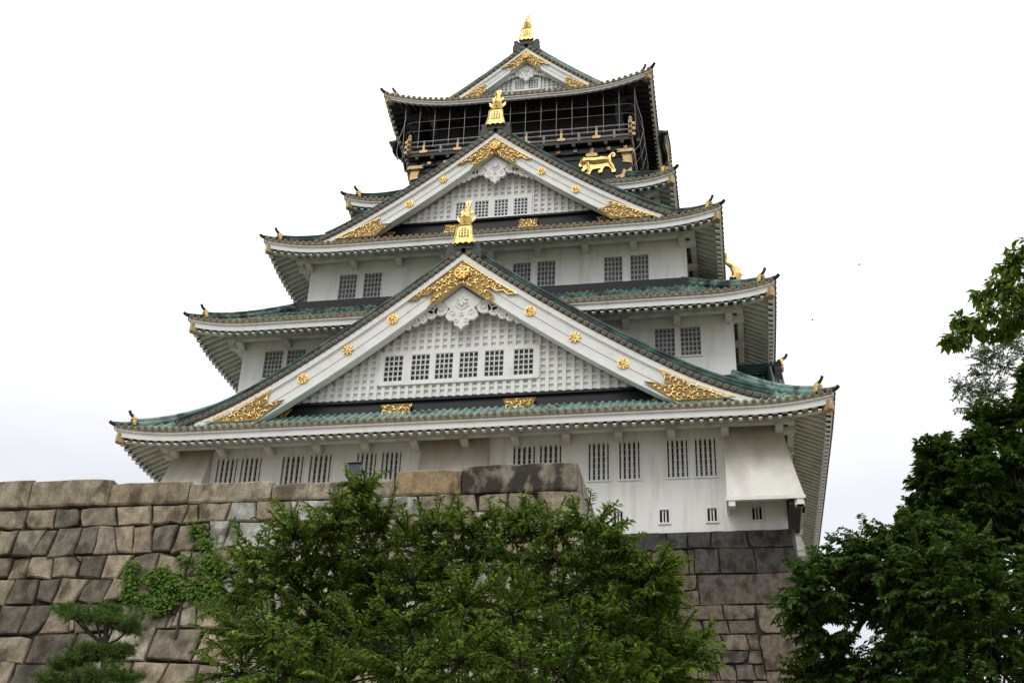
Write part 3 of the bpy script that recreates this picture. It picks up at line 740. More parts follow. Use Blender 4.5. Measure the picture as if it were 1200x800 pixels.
        pan.box(fu0, fu1, -.17, -.001, fz1, fz1+.08*k); pan.box(fu0-.06, fu0, -.17, .02, fz0-.05, fz1+.08*k); pan.box(fu1, fu1+.06, -.17, .02, fz0-.05, fz1+.08*k); pan.box(fu0, fu1, -.17, .03, fz0-.09, fz0)
        pan.build('window_panel', 'trim', g)
        for w in win: make_window(lambda u, v, z: TT(u, v+wv+.17, z), *w, 'gable', g, sub=False)
    wl.build('lattice_wall', 'trim', g)
    # black band
    bd = MB(T); bd.hexa([(-band[2], wv-.3, band[0]), (band[3], wv-.3, band[0]), (band[3], wv+.14, band[0]), (-band[2], wv+.14, band[0]), (-band[2]+.8*k, wv-.3, zb), (band[3]-.8*k, wv-.3, zb), (band[3]-.8*k, wv+.06, zb), (-band[2]+.8*k, wv+.06, zb)])
    bd.box(-ub[-1]-.1, ub[1]+.1, wv+.06, wv+.2, zb-.1*k-.02, zb-.002)
    bd.build('black_band', 'black', g)
    # gold apex piece, medallion, feet, studs
    zA = zap-.04
    t = lambda x, zrel: (x*k, zA-t2-.02+(zrel+.6)*k)
    half = [(.0, -.62), (1.2, -1.58), (2.45, -2.52), (2.05, -2.5), (1.85, -2.28), (1.55, -2.3), (1.2, -2.02), (1.28, -2.38), (1.42, -2.55), (1.36, -2.74), (1.52, -2.95), (.75, -2.38), (0, -1.78)]
    apex = [t(x, q) for x, q in half]+[t(-x, q) for x, q in half[-2:0:-1]]
    filigree(TT, apex, -.04, g, max(k, .75))
    med = MB(TT); cz = t(0, -1.28)[1]; med.disc(0, .06, cz, .34*k, .1, 20)
    for i in range(8):
        q = math.pi/4*i; med.tube([(.12*k*math.cos(q), .07, cz+.12*k*math.sin(q)), (.26*k*math.cos(q), .07, cz+.26*k*math.sin(q))], [.04*k, .07*k], 5)
    med.tube([(.31*k*math.cos(q*.3), .07, cz+.31*k*math.sin(q*.3)) for q in range(22)], .03*k, 4); med.tube([(0, .05, cz), (0, .12, cz)], [.08*k, .05*k], 8)
    med.build('gold_medallion', 'gold', g)
    if foot:
        for sg in (-1, 1):
            filigree(TT, [(sg*u, z) for u, z in foot], -.05, g, max(k, .75))
            if foot_end: filigree(T, [(sg*u, z) for u, z in foot_end], wv+.24, g, max(k, .75))
    for (u, z, w) in mids: filigree(T, [(u-w, z-.27*k), (u+w, z-.27*k), (u+w*.8, z), (u+w, z+.27*k), (u-w, z+.27*k), (u-w*.8, z)], wv+.22, g, max(k, .75))
    for i, (u, z) in enumerate(studs): flower(T, u, z, -.12, .24*k**.7, g, star=(i % 3 == 1))
    # carved white pendant
    gg = MB(TT); P = lambda x, q: (x*k, zA-t2-.02+(q+.6)*k)
    sh = [(0, -1.85), (.5, -2.25), (.85, -2.52), (.72, -2.75), (.52, -2.9), (.66, -3.05), (.74, -3.3), (.55, -3.5), (.35, -3.48), (.3, -3.72), (.12, -3.8), (0, -3.98)]
    gv = -.42
    gg.prism([P(*q) for q in sh]+[P(-x, q) for x, q in sh[-2:0:-1]], gv+.1, gv-.05)
    for sg in (-1, 1):
        for (x, q, r) in ((.98, -2.85, .34), (1.42, -3.05, .27), (1.36, -2.85, .24), (1.8, -3.3, .22), (2.12, -3.45, .2), (2.45, -3.65, .14)):
            c = P(sg*x, q); gg.disc(c[0], gv+.06, c[1], r*k, .12, 12)
            sp2 = [(c[0]+sg*r*k*(.8-.075*i)*math.cos(i*.75), gv+.08, c[1]+r*k*(.8-.075*i)*math.sin(i*.75)) for i in range(9)]; gg.tube(sp2, .035*k, 4)
        for (x, q, r) in ((.42, -3.15, .2), (.22, -3.55, .16)):
            c = P(sg*x, q); sp2 = [(c[0]+sg*r*k*(.9-.08*i)*math.cos(i*.75), gv+.11, c[1]+r*k*(.9-.08*i)*math.sin(i*.75)) for i in range(9)]; gg.tube(sp2, .03*k, 4)
    c = P(0, -2.55)
    for i in range(6): q = math.pi/3*i+.5; gg.tube([(c[0], gv+.11, c[1]), (c[0]+.24*k*math.cos(q), gv+.14, c[1]+.24*k*math.sin(q))], [.04*k, .09*k], 5)
    gg.tube([(c[0]-.3*k, gv+.12, c[1]-.2*k), (c[0], gv+.12, c[1]-.42*k), (c[0]+.3*k, gv+.12, c[1]-.2*k)], .035*k, 4)
    c = P(0, -3.2); gg.tube([(c[0]+.09*k*math.cos(i*.8), gv+.12, c[1]+.09*k*math.sin(i*.8)) for i in range(9)], .03*k, 4)
    gg.build('carved_pendant', 'trim', g)
    # main ridge, dark end pieces, finial
    rg = MB(TT); rg.box(-.2, .2, -back, .0, zap-.1, zap+.32, 0); rg.tube([(0, .02, zap+.38), (0, -back, zap+.38)], .15, 8, 0)
    for q in (.05, .18, .3): rg.tube([(-.2, .0, zap+q), (-.2, -back, zap+q)], .035, 4, 0); rg.tube([(.2, .0, zap+q), (.2, -back, zap+q)], .035, 4, 0)
    for sg in (-1, 1): rg.prism([(sg*.1, zap-.22), (sg*.8, zap-.62), (sg*.82, zap-.2), (sg*.72, zap+.02), (sg*.78, zap+.22), (sg*.6, zap+.3), (sg*.4, zap+.1), (sg*.1, zap+.2)], .02, -.3, 1)
    rg.prism([(-.4, zap-.1), (.4, zap-.1), (.38, zap+.3), (-.38, zap+.3)], .05, -.3, 1)
    rg.build('main_ridge', [tmat, 'slate'], g)
    if fin: shachi(lambda u, v, z: TT(u, v-.35, z), g, k=.98 if k > .6 else .9, z=zap+1.08)
    return g

studs1 = [(-7.20, 23.94), (-5.28, 25.23), (-3.36, 26.65), (2.78, 26.63), (4.74, 25.20), (6.77, 23.83)]
gable(frame(0, -14.3), 30.08, .831, .0129, 13.5, 13.35, 5.2, flare=9.0, ax=-.32, zclip=21.75, band=(22.25, 23.08, 9.0, 9.0),
      win=[(a, b, 23.95, 25.2) for a, b in ((-3.55, -2.68), (-2.3, -1.45), (-1.2, -.38), (-.1, .72), (1.0, 1.83), (2.25, 3.1))], frm=(-3.72, 3.3, 23.83, 25.32),
      foot=[(11.35, 22.02), (10.0, 22.62), (8.42, 23.48), (8.6, 23.1), (8.55, 22.9), (8.9, 22.68), (8.5, 22.62), (8.3, 22.8), (7.75, 22.92), (8.2, 22.6), (8.9, 22.02)],
      foot_end=[(9.2, 22.3), (7.85, 22.3), (8.05, 22.5), (7.75, 22.78), (8.6, 22.78)], studs=studs1, mids=((-3.05, 22.5, .7), (2.3, 22.5, .7)))
studs2 = [(-4.29, 35.67), (-2.62, 37.01), (2.44, 37.05), (4.17, 35.77)]
gable(frame(0, -10.3), 39.95, .84, .0168, 9.4, 9.6, 4.5, flare=7.0, ax=.0, zclip=33.6, k=.78, band=(34.15, 34.95, 6.3, 6.0), pitch_u=.345,
      win=[(a, b, 35.05, 36.02) for a, b in ((-2.05, -1.38), (-1.08, -.36), (-.06, .64), (.94, 1.64))], frm=(-2.2, 1.8, 34.98, 36.12),
      foot=[(8.0, 33.82), (6.9, 34.35), (5.75, 34.92), (5.9, 34.6), (5.55, 34.5), (5.15, 34.5), (5.6, 34.2), (5.9, 33.82)],
      foot_end=[(6.3, 34.1), (5.1, 34.1), (5.25, 34.28), (5.1, 34.46), (5.9, 34.46)], studs=studs2, mids=((-2.2, 34.44, .36), (1.7, 34.44, .5)))
gable(frame(.35, -4.6), 50.72, .9, .02, 5.75, 5.75, 9.2, ax=0, zclip=46.3, k=.6, wv=-.75, band=(46.6, 47.45, 3.9, 3.9), pitch_u=.26,
      win=[(a, b, 47.75, 48.4) for a, b in ((-.72, -.14), (.10, .70))], frm=(-.8, .78, 47.68, 48.5),
      foot=[(4.3, 46.75), (3.2, 47.45), (2.35, 47.95), (2.5, 47.6), (2.25, 47.45), (2.9, 46.9), (3.1, 46.75)], studs=(), mids=((0.1, 47.05, .45),), tmat='tile')

# side gables on the right-hand roofs
g1s = gable(frame(13.4, -8.6, 'right'), 25.85, .86, .02, 4.6, 4.6, 2.2, zclip=22.0, k=.5, band=(23.3, 23.9, 2.6, 2.6), pitch_u=.36, win=[(-.9, -.25, 24.1, 24.6), (.25, .9, 24.1, 24.6)], frm=(-1.1, 1.1, 24.0, 24.7), fin=False)
gable(frame(13.45, 8.5, 'right'), 26.3, .86, .02, 4.6, 4.6, 2.2, zclip=22.0, k=.5, band=(23.3, 23.9, 2.6, 2.6), pitch_u=.36, win=[(-.9, -.25, 24.1, 24.6), (.25, .9, 24.1, 24.6)], frm=(-1.1, 1.1, 24.0, 24.7), fin=False)
mb = MB(frame(13.4, -8.6, 'right')); mb.prism([(-.24, 26.0), (.24, 26.0), (.26, 26.2), (.18, 26.5), (-.18, 26.5), (-.26, 26.2)], .14, .0, 0); mb.tube([(0, -.1, 26.45), (0, .12, 26.55), (0, .26, 26.65), (0, .33, 26.8)], [.08, .08, .07, .07], 6, 1)
mb.build('corner_ornament', ['gold', 'slate'], g1s)
gs = gable(frame(11.7, -6.0, 'right'), 32.0, .8, .02, 3.4, 3.4, 2.4, zclip=28.3, k=.45, band=(29.1, 29.6, 1.8, 1.8), pitch_u=.36, win=[(-.6, .6, 29.75, 30.2)], frm=(-.7, .7, 29.7, 30.25), fin=False)
shachi(lambda u, v, z: frame(11.65, -6.0, 'right')(u, v-.25, z), gs, k=1.0, base=False, z=32.3)

# ------------------------------------------------------------------ top storey: black body, balcony, nets
mb = MB(frame(.42, -5.8)); hx_, hy_ = 6.12, 5.8
mb.T = ID; mb.box(.42-hx_, .42+hx_, -hy_, hy_, 38.9, 41.6); mb.box(.42-hx_-.12, .42+hx_+.12, -hy_-.12, hy_+.12, 41.22, 41.52); mb.box(.42-hx_-.05, .42+hx_+.05, -hy_-.05, hy_+.05, 40.86, 40.98)
mb.build('black_lacquer_storey', 'black', K)
mb = MB(); mb.box(.42-5.1, .42+5.1, -4.7, 4.7, 41.9, 45.5)
for x in np.linspace(-5.1, 5.1, 9): mb.box(.42+x-.1, .42+x+.1, -4.78, -4.6, 42.0, 45.4)
mb.build('gallery_wall', 'blackwood', K)
BX, BY, BC = 6.2, 6.15, .38
bal = MB(); bal.box(BC-BX-.05, BC+BX+.05, -BY-.05, BY+.05, 41.72, 41.9)
for k_ in range(15):
    x = -BX+.5+k_*.88
    for s_ in (-1, 1): bal.box(BC+x-.09, BC+x+.09, *sorted((s_*5.9, s_*(BY+.08))), 41.5, 41.72)
bo = bal.build('balcony', 'blackwood', K)
rl = MB()
for z, r_ in ((42.05, .085), (42.42, .06), (42.76, .05)):
    rl.tube([(BC-BX-.3, -BY, z), (BC+BX+.3, -BY, z)], r_, 6); rl.tube([(BC-BX-.3, BY, z), (BC+BX+.3, BY, z)], r_, 6)
    rl.tube([(BC-BX, -BY-.3, z), (BC-BX, BY+.3, z)], r_, 6); rl.tube([(BC+BX, -BY-.3, z), (BC+BX, BY+.3, z)], r_, 6)
rl.build('railing', 'rail', bo)
def fitpost(f, p): 
    o = p.build('railing_post', 'rail', bo) if p.v else None
    if f.v: f.build('gold_rail_fitting', 'golddull', bo)
for sx in (-1, 1):
    for sy in (-1, 1):
        x = BC+sx*BX; y = sy*BY; gp_ = MB(); gp_.box(x-.09, x+.09, y-.09, y+.09, 41.9, 43.0); gp_.tube([(x, y, 43.0), (x, y, 43.1), (x, y, 43.22), (x, y, 43.36)], [.07, .12, .1, .01], 8)
        for z in (42.05, 42.42, 42.76):
            gp_.box(x+sx*.12-.14, x+sx*.12+.14, y-.087, y+.087, z-.085, z+.085); gp_.box(x-.087, x+.087, y+sy*.12-.14, y+sy*.12+.14, z-.083, z+.083)
        gp_.build('corner_post', 'golddull', bo)
for k_, x in enumerate(np.arange(-5.35, 5.8, .97)):
    for s_ in (-1, 1):
        y = s_*BY; f_ = MB(); p_ = MB()
        if k_ % 2 == 0: p_.box(BC+x-.05, BC+x+.05, y-.05, y+.05, 41.9, 42.8); f_.box(BC+x-.22, BC+x+.22, *sorted((y, y+s_*.11)), 41.93, 42.10); f_.box(BC+x-.06, BC+x+.06, *sorted((y, y+s_*.09)), 42.10, 42.46)
        else: p_.box(BC+x-.06, BC+x+.06, y-.06, y+.06, 41.9, 42.45)
        fitpost(f_, p_)
        x_ = BC+s_*BX; f_ = MB(); p_ = MB(); p_.box(x_-.05, x_+.05, x-.05, x+.05, 41.9, 42.75); f_.box(*sorted((x_, x_+s_*.1)), x-.2, x+.2, 41.92, 42.12); fitpost(f_, p_)
# gold studs and corner sleeves on the black storey
for sy in (-1, 1):
    for k_ in range(13):
        gd = MB(); x = 5.84-k_*.91; y = sy*(5.8+.13)
        gd.box(.42+x-.10, .42+x+.10, *sorted((y, y+sy*.05)), 41.30, 41.48)
        if k_ in (2, 6, 10):
            x = .42+x; gd.T = lambda u, v, z, sy=sy: (u, sy*(5.8+v), z)
            gd.prism([(x-.34, 41.05), (x-.25, 41.17), (x-.12, 41.15), (x-.08, 41.302), (x+.08, 41.302), (x+.12, 41.15), (x+.25, 41.17), (x+.34, 41.05), (x+.26, 40.95), (x-.26, 40.95)], .16, .06)
        gd.build('gold_stud', 'golddull', K)
for sx in (-1, 1):
    for sy in (-1, 1):
        x = .42+sx*6.12; y = sy*5.8
        for T_ in (lambda u, v, z, x=x, y=y, sx=sx, sy=sy: (x-sx*u, y+sy*v, z), lambda u, v, z, x=x, y=y, sx=sx, sy=sy: (x+sx*v, y-sy*u, z)):
            gd = MB(T_)
            gd.prism([(-.13, 41.06), (.75, 41.06), (.6, 41.16), (.8, 41.26), (-.13, 41.26)], .2, .0); gd.prism([(-.02, 40.4), (.45, 40.5), (.38, 40.6), (.5, 41.06), (-.02, 41.06)], .06, .0); gd.build('corner_sleeve', 'golddull', K)
            gd = MB(T_); gd.prism([(-.02, 39.2), (.9, 39.2), (.7, 39.4), (.85, 39.6), (.5, 39.68), (.38, 40.05), (.22, 39.9), (-.02, 40.1)], .04, .0); gd.build('corner_sleeve', 'golddull', K)
# prowling tiger relief, facing left, mirrored on the other end of the panel
TG = [(0, .62), (.10, .80), (.22, .92), (.30, 1.04), (.42, .98), (.50, 1.06), (.62, 1.0), (.80, 1.0), (1.05, .96), (1.25, 1.02), (1.45, 1.0), (1.6, .95), (1.72, 1.08), (1.86, 1.2), (2.0, 1.18), (2.05, 1.05), (1.98, .94), (1.86, .96), (1.86, 1.02), (1.95, 1.04), (1.93, 1.12), (1.84, 1.1), (1.78, .98), (1.80, .84), (1.84, .66), (1.94, .48), (2.0, .3), (2.06, .2), (2.04, .1), (1.84, .1), (1.82, .26), (1.68, .42), (1.48, .46), (1.36, .34), (1.3, .14), (1.1, .12), (1.1, .22), (1.2, .3), (1.24, .38), (1.0, .36), (.8, .34), (.70, .26), (.62, .08), (.42, .06), (.4, .16), (.5, .22), (.5, .4), (.36, .34), (.2, .16), (.02, .14), (0, .24), (.14, .32), (.26, .5), (.2, .56), (.08, .52)]
for sx in (-1, 1):
    tg = MB(lambda u, v, z, sx=sx: (.42+(3.3 if sx > 0 else -2.6)+sx*u*.98, -5.8-v, 39.72+z*1.2))
    tg.prism(TG, .09, 0, 0)
    tg.tube([(.15, .08, .78), (.45, .10, .82), (.9, .10, .78), (1.3, .10, .8), (1.7, .08, .78)], [.1, .15, .17, .17, .12], 6, 0)
    tg.tube([(1.7, .08, .75), (1.78, .09, .55), (1.9, .07, .3)], [.14, .1, .06], 6, 0); tg.tube([(.5, .08, .75), (.55, .09, .5), (.55, .07, .2)], [.13, .09, .06], 6, 0)
    tg.tube([(.12, .1, .7), (.28, .13, .8)], [.1, .16], 7, 0)
    for i in range(9): u = .5+i*.14; tg.tube([(u, .2, .92), (u+.03, .24, .8), (u+.0, .22, .68)], .014, 3, 1)
    tg.build('tiger_relief', ['gold', 'golddark'], K)
# bird netting wires round the gallery
w = MB(); zt_ = 45.05; r_ = .011
fx = .38; NX, NY = 6.5, 6.45
for k_ in range(16):
    x = -6.5+k_*13/15.
    w.tube([(fx+x, -NY, 42.1), (fx+x, -NY-.05, 45.0)], r_, 4); w.tube([(fx+x, NY, 42.1), (fx+x, NY, 45.0)], r_, 4)
for z in (43.3, 43.95):
    p = [(fx-NX, NY-.4, z), (fx-NX, -NY+.4, z), (fx-NX+.12, -NY+.1, z), (fx-NX+.4, -NY, z), (fx+NX-.4, -NY, z), (fx+NX-.12, -NY+.1, z), (fx+NX, -NY+.4, z), (fx+NX, NY-.4, z)]
    w.tube(p, r_*.9, 4)
for sx in (-1, 1):
    for k_ in range(13):
        y = -6.2+k_*1.03
        p = [(fx+sx*(NX+.0), y, 45.0), (fx+sx*(NX+.10), y-.02, 44), (fx+sx*(NX+.34), y-.04, 43), (fx+sx*(NX+.42), y, 42.2), (fx+sx*(NX+.2), y, 41.3), (fx+sx*6.2, y, 40.6)]
        w.tube(p, r_, 4)
w.build('netting_wires', 'wire', K)
# undulating gable over the side eaves of the top roof
def karahafu(side):
    sgx = 1 if side == 'right' else -1
    T = frame(.27+sgx*7.6, 0.6 if side == 'right' else -0.6, side)
    us = np.linspace(-2.9, 2.9, 25); h = lambda u: 1.0*math.cos(math.pi*u/5.8)**2 if abs(u) < 2.9 else 0
    zt = lambda u: 44.98+h(u)
    mb = MB(T); mb.quadgrid([[(u, .5, zt(u)+.05) for u in us], [(u, -2.0, zt(u)+.55) for u in us]])
    for j in range(0, 25): u = us[j]; mb.tube([(u, .52, zt(u)+.08), (u, -2.0, zt(u)+.58)], .08, 5)
    o = mb.build('undulating_gable', 'tile', K)
    e_ = MB(T)
    for u in us: e_.disc(u, .58, zt(u)+.06, .115, .08, 10, 0); e_.disc(u, .595, zt(u)+.06, .07, .02, 8, 1)
    e_.build('tile_ends', ['brass', 'slate'], o)
    f_ = MB(T); f_.quadgrid([[(u, .5, zt(u)-.03) for u in us], [(u, .5, zt(u)-.2) for u in us], [(u, .3, zt(u)-.2) for u in us]]); f_.build('eave_fascia', 'trim', o)
    b_ = MB(T); b_.quadgrid([[(u, .36, zt(u)-.2) for u in us], [(u, .36, zt(u)-.62) for u in us], [(u, .2, zt(u)-.62) for u in us]]); b_.quadgrid([[(u, .3, zt(u)-.2) for u in us], [(u, -1.8, zt(u)-.1) for u in us]]); b_.build('bargeboard', 'black', o)
    g_ = MB(T)
    for u in (-1.9, -.95, .95, 1.9): g_.prism([(u-.24, zt(u)-.56), (u+.24, zt(u)-.56), (u+.3, zt(u)-.3), (u-.3, zt(u)-.3)], .41, .36)
    g_.prism([(-.5, zt(0)-.6), (0, zt(0)-1.0), (.5, zt(0)-.6), (.6, zt(.6)-.24), (-.6, zt(.6)-.24)], .42, .36); g_.build('gold_fittings', 'gold', o)
karahafu('right'); karahafu('left')

#@@TREES
def leaf_mesh(name, P, D, Nn, L, Wd, matkey, parent, hue=.25, val=.35):
    """P base points, D directions, Nn leaf normals, L lengths: folded leaf blades"""
    n = len(P); D = D/np.linalg.norm(D, axis=1, keepdims=True)
    Sd = np.cross(D, Nn); Sd /= np.maximum(np.linalg.norm(Sd, axis=1, keepdims=True), 1e-6); Nn = np.cross(Sd, D)
    L = L[:, None]; W_ = Wd[:, None]
    v = np.empty((n, 4, 3)); v[:, 0] = P; v[:, 1] = P+D*L*.45+Sd*W_*.5+Nn*W_*.14; v[:, 2] = P+D*L-Nn*L*.12; v[:, 3] = P+D*L*.45-Sd*W_*.5+Nn*W_*.14
    me = bpy.data.meshes.new(name); me.vertices.add(n*4); me.vertices.foreach_set('co', v.ravel())
    idx = (np.arange(n)[:, None]*4+np.array([0, 1, 2, 0, 2, 3])).ravel()
    me.loops.add(n*6); me.loops.foreach_set('vertex_index', idx.astype(np.int32))
    me.polygons.add(n*2); me.polygons.foreach_set('loop_start', np.arange(0, n*6, 3, dtype=np.int32))
    me.update(calc_edges=True)
    at = me.color_attributes.new('tint', 'FLOAT_COLOR', 'CORNER')
    k = np.exp(RNG.normal(0, val*.6, n)); y = RNG.normal(0, hue*.5, n)
    c = np.stack([k*(1+y), k, k*(1-y*.5), np.ones(n)], 1); at.data.foreach_set('color', np.repeat(np.clip(c, .2, 3), 6, axis=0).ravel())
    me.materials.append(M[matkey]); me.update(); me.validate()
    o = bpy.data.objects.new(name, me); C.objects.link(o)
    if parent: o.parent = parent; o.matrix_parent_inverse = Matrix.Translation(-parent.location)
    return o
def unit(v): return v/max(np.linalg.norm(v), 1e-9)
def tree(name, label, cat, base, fork, blobs, matkey, leaf=.1, per=10, nleaf=26, spray=.45, trunk_r=.16, droop=.25, group=None, ysp=1.0, hue=.25, val=.35, lw=.42, tw=.006, limbs=None, heading=None, parts=('trunk', 'crown')):
    root = thing(name, label, cat, base, group)
    tk = MB(); base = np.array(base, float); fork = np.array(fork, float)
    nb = 7; pth = []
    for i in range(nb+1):
        t = i/nb; p = base*(1-t)+fork*t+np.array([math.sin(t*5)*.06, math.cos(t*4)*.06, 0])*trunk_r*4; pth.append(tuple(p))
    tk.tube(pth, [trunk_r*(1.35-.8*i/nb if i else 1.7) for i in range(nb+1)], 9)
    B = sorted([np.array(b) for b in blobs], key=lambda b: np.linalg.norm(b[:3]-fork))
    nodes = [(fork, trunk_r*.62)]; P = []; D = []; NN = []
    for b in B:
        c = b[:3].copy(); r = b[3]
        # attach to the nearest existing node that lies closer to the fork
        dc = np.linalg.norm(c-fork); best = min(nodes, key=lambda q: np.linalg.norm(q[0]-c)*1.0+.35*np.linalg.norm(q[0]-fork)+(2 if np.linalg.norm(q[0]-fork) > dc else 0))
        a, ra = best; rb = max(ra*.68, .012)*(1 if r > .1 else .7); rb = min(rb, trunk_r*.35); L = np.linalg.norm(c-a); pts = []; rad = []
        sagv = np.array([RNG.normal(0, .1), RNG.normal(0, .1), RNG.normal(.05, .08)])*L
        for i in range(5): t = i/4; pts.append(tuple(a*(1-t)+c*t+sagv*4*t*(1-t)*.5)); rad.append(ra*.6*(1-t)+rb*.6*t if t else min(ra*.6, rb*1.6))
        tk.tube(pts, rad, 6); nodes.append((c, rb))
        mid = a*.5+c*.5+sagv*.5; nodes.append((mid, (ra*.5+rb)/2)) if L > .8 else None
        outd = unit(c-fork)
        for s in range(max(3, int(per*(1.0 if r > .1 else .6)))):
            d = unit(RNG.normal(0, 1, 3)*np.array([1, ysp, .75])); st = c+d*r*RNG.uniform(.0, .45)*np.array([1, ysp, 1])
            h = unit(d*1.0+outd*.3+np.array([0, 0, .12]) if heading is None else d*.8+np.array(heading)); ln = spray*RNG.uniform(.6, 1.15)*min(1, r/.30+.12)
            q = st.copy(); dirv = h.copy(); tp = [tuple(q)]; nl = max(5, int(nleaf*ln/spray)); side = 1
            up = unit(np.array([RNG.normal(0, .35), RNG.normal(0, .35), 1.0]))
            for i in range(nl):
                dirv = unit(dirv+np.array([0, 0, -droop/nl*1.6])+RNG.normal(0, .05, 3)); q = q+dirv*ln/nl
                sd = unit(np.cross(dirv, up)); side = -side
                ld = unit(dirv*.75+sd*side*.85+np.array([0, 0, -.25-droop*.5])+RNG.normal(0, .22, 3))
                P.append(q+RNG.normal(0, .006, 3)); D.append(ld); NN.append(unit(up+RNG.normal(0, .35, 3)))
                if i % 6 == 5: tp.append(tuple(q))
            tp.append(tuple(q)); 
            if len(tp) > 1: tk.tube(tp, [tw*1.5]*(len(tp)-1)+[tw*.5], 3, caps=False)
            tk.tube([tuple(c), tuple(st)], tw*1.8, 3, caps=False)
    tk.build(parts[0], 'bark', root, smooth=True)
    n = len(P); LL = leaf*RNG.uniform(.65, 1.2, n)
    leaf_mesh(parts[1], np.array(P), np.array(D), np.array(NN), LL, LL*lw, matkey, root, hue, val)
    return root, n
CENTER= [(6.77, -46.8, 5.49, 0.13), (6.74, -46.8, 5.2, 0.24), (6.93, -46.6, 5.04, 0.3), (6.52, -47.0, 5.0, 0.22), (6.17, -46.7, 4.94, 0.26), (6.02, -47.1, 4.76, 0.24), (5.63, -46.8, 4.59, 0.26), (5.85, -46.4, 4.62, 0.33), (6.34, -46.5, 4.67, 0.34), (6.79, -46.6, 4.63, 0.34), (5.58, -47.2, 4.21, 0.25), (5.78, -47.0, 4.02, 0.31), (5.18, -46.6, 4.01, 0.27), (5.59, -47.3, 3.47, 0.31), (6.1, -47.6, 3.29, 0.33), (6.0, -46.5, 4.08, 0.34), (6.6, -46.8, 4.07, 0.35), (6.84, -46.3, 4.22, 0.3), (7.11, -46.1, 5.13, 0.25), (7.46, -46.2, 5.22, 0.22), (7.85, -46.3, 5.14, 0.24), (7.33, -46.0, 4.82, 0.25), (7.32, -46.6, 4.21, 0.33), (7.71, -46.2, 4.48, 0.26), (8.23, -46.4, 4.94, 0.26), (8.56, -46.5, 5.16, 0.16), (8.68, -46.6, 4.97, 0.21), (9.03, -46.8, 4.93, 0.21), (9.39, -47.0, 4.8, 0.23), (9.66, -47.1, 4.75, 0.17), (9.91, -47.2, 4.65, 0.13), (9.46, -46.8, 4.48, 0.32), (8.94, -46.5, 4.6, 0.33), (8.48, -46.6, 4.38, 0.33), (8.0, -46.2, 4.73, 0.24), (9.93, -47.0, 4.25, 0.31), (10.3, -47.1, 4.21, 0.24), (10.09, -46.8, 3.99, 0.32), (10.35, -46.7, 3.92, 0.26), (10.52, -47.2, 4.08, 0.13), (9.61, -46.5, 4.09, 0.38), (9.07, -46.7, 3.95, 0.41), (8.61, -47.2, 3.63, 0.4), (8.04, -47.1, 3.76, 0.37), (7.55, -47.3, 3.53, 0.4), (7.08, -47.5, 3.3, 0.4), (6.61, -47.7, 3.17, 0.4), (10.26, -46.8, 3.48, 0.33), (10.69, -47.0, 3.25, 0.27), (10.94, -47.1, 3.14, 0.14), (9.83, -47.0, 3.39, 0.42), (9.38, -47.6, 3.07, 0.4), (8.84, -47.9, 2.92, 0.42), (8.26, -47.9, 2.97, 0.43), (7.7, -48.0, 2.83, 0.43), (7.02, -48.0, 2.75, 0.43), (6.37, -47.9, 2.78, 0.41), (5.83, -47.7, 2.92, 0.28), (10.34, -47.1, 2.97, 0.39), (9.88, -47.6, 2.74, 0.43), (8.43, -47.8, 2.46, 0.51), (7.42, -47.8, 2.39, 0.52), (9.25, -47.8, 2.46, 0.5), (10.02, -47.4, 2.38, 0.52), (6.5, -47.6, 2.35, 0.45), (7.48, -45.6, 4.32, 0.42), (8.49, -45.5, 4.33, 0.41), (6.65, -45.6, 4.13, 0.42), (9.32, -45.6, 3.98, 0.45), (8.21, -46.0, 3.59, 0.49), (7.22, -46.0, 3.51, 0.5), (6.09, -45.8, 3.98, 0.42), (8.98, -46.0, 3.3, 0.49)]
RIGHTA= [(11.76, -39.0, 6.06, 0.27), (12.05, -39.2, 6.31, 0.35), (12.3, -39.0, 6.69, 0.3), (12.66, -39.0, 6.87, 0.36), (13.04, -38.8, 7.08, 0.37), (13.48, -38.8, 7.26, 0.31), (13.87, -38.6, 7.38, 0.37), (14.3, -38.5, 7.38, 0.41), (13.23, -39.3, 6.61, 0.45), (13.82, -39.4, 6.56, 0.5), (14.47, -39.2, 6.76, 0.54), (11.96, -38.7, 5.88, 0.36), (12.15, -38.6, 5.59, 0.33), (13.45, -39.3, 6.1, 0.5), (14.05, -39.6, 5.93, 0.58), (14.83, -39.4, 6.18, 0.65), (12.51, -38.5, 6.52, 0.4), (12.91, -38.2, 6.75, 0.37), (15.5, -39.0, 6.29, 0.76), (14.63, -39.5, 5.34, 0.73), (13.87, -39.4, 5.31, 0.61), (13.34, -38.8, 5.33, 0.54), (12.87, -38.5, 5.14, 0.51), (12.28, -38.2, 5.29, 0.34), (15.3, -39.2, 5.27, 0.74), (13.43, -39.2, 4.76, 0.67), (14.12, -39.6, 4.53, 0.72), (15.01, -39.4, 4.44, 0.87), (16.02, -39.0, 5.59, 0.91), (12.82, -38.5, 4.65, 0.6), (15.84, -39.0, 4.52, 0.9), (11.91, -38.1, 5.03, 0.28), (12.52, -37.6, 6.11, 0.28), (13.71, -37.8, 6.03, 0.47), (14.56, -37.8, 6.09, 0.63), (12.65, -37.5, 5.17, 0.47)]
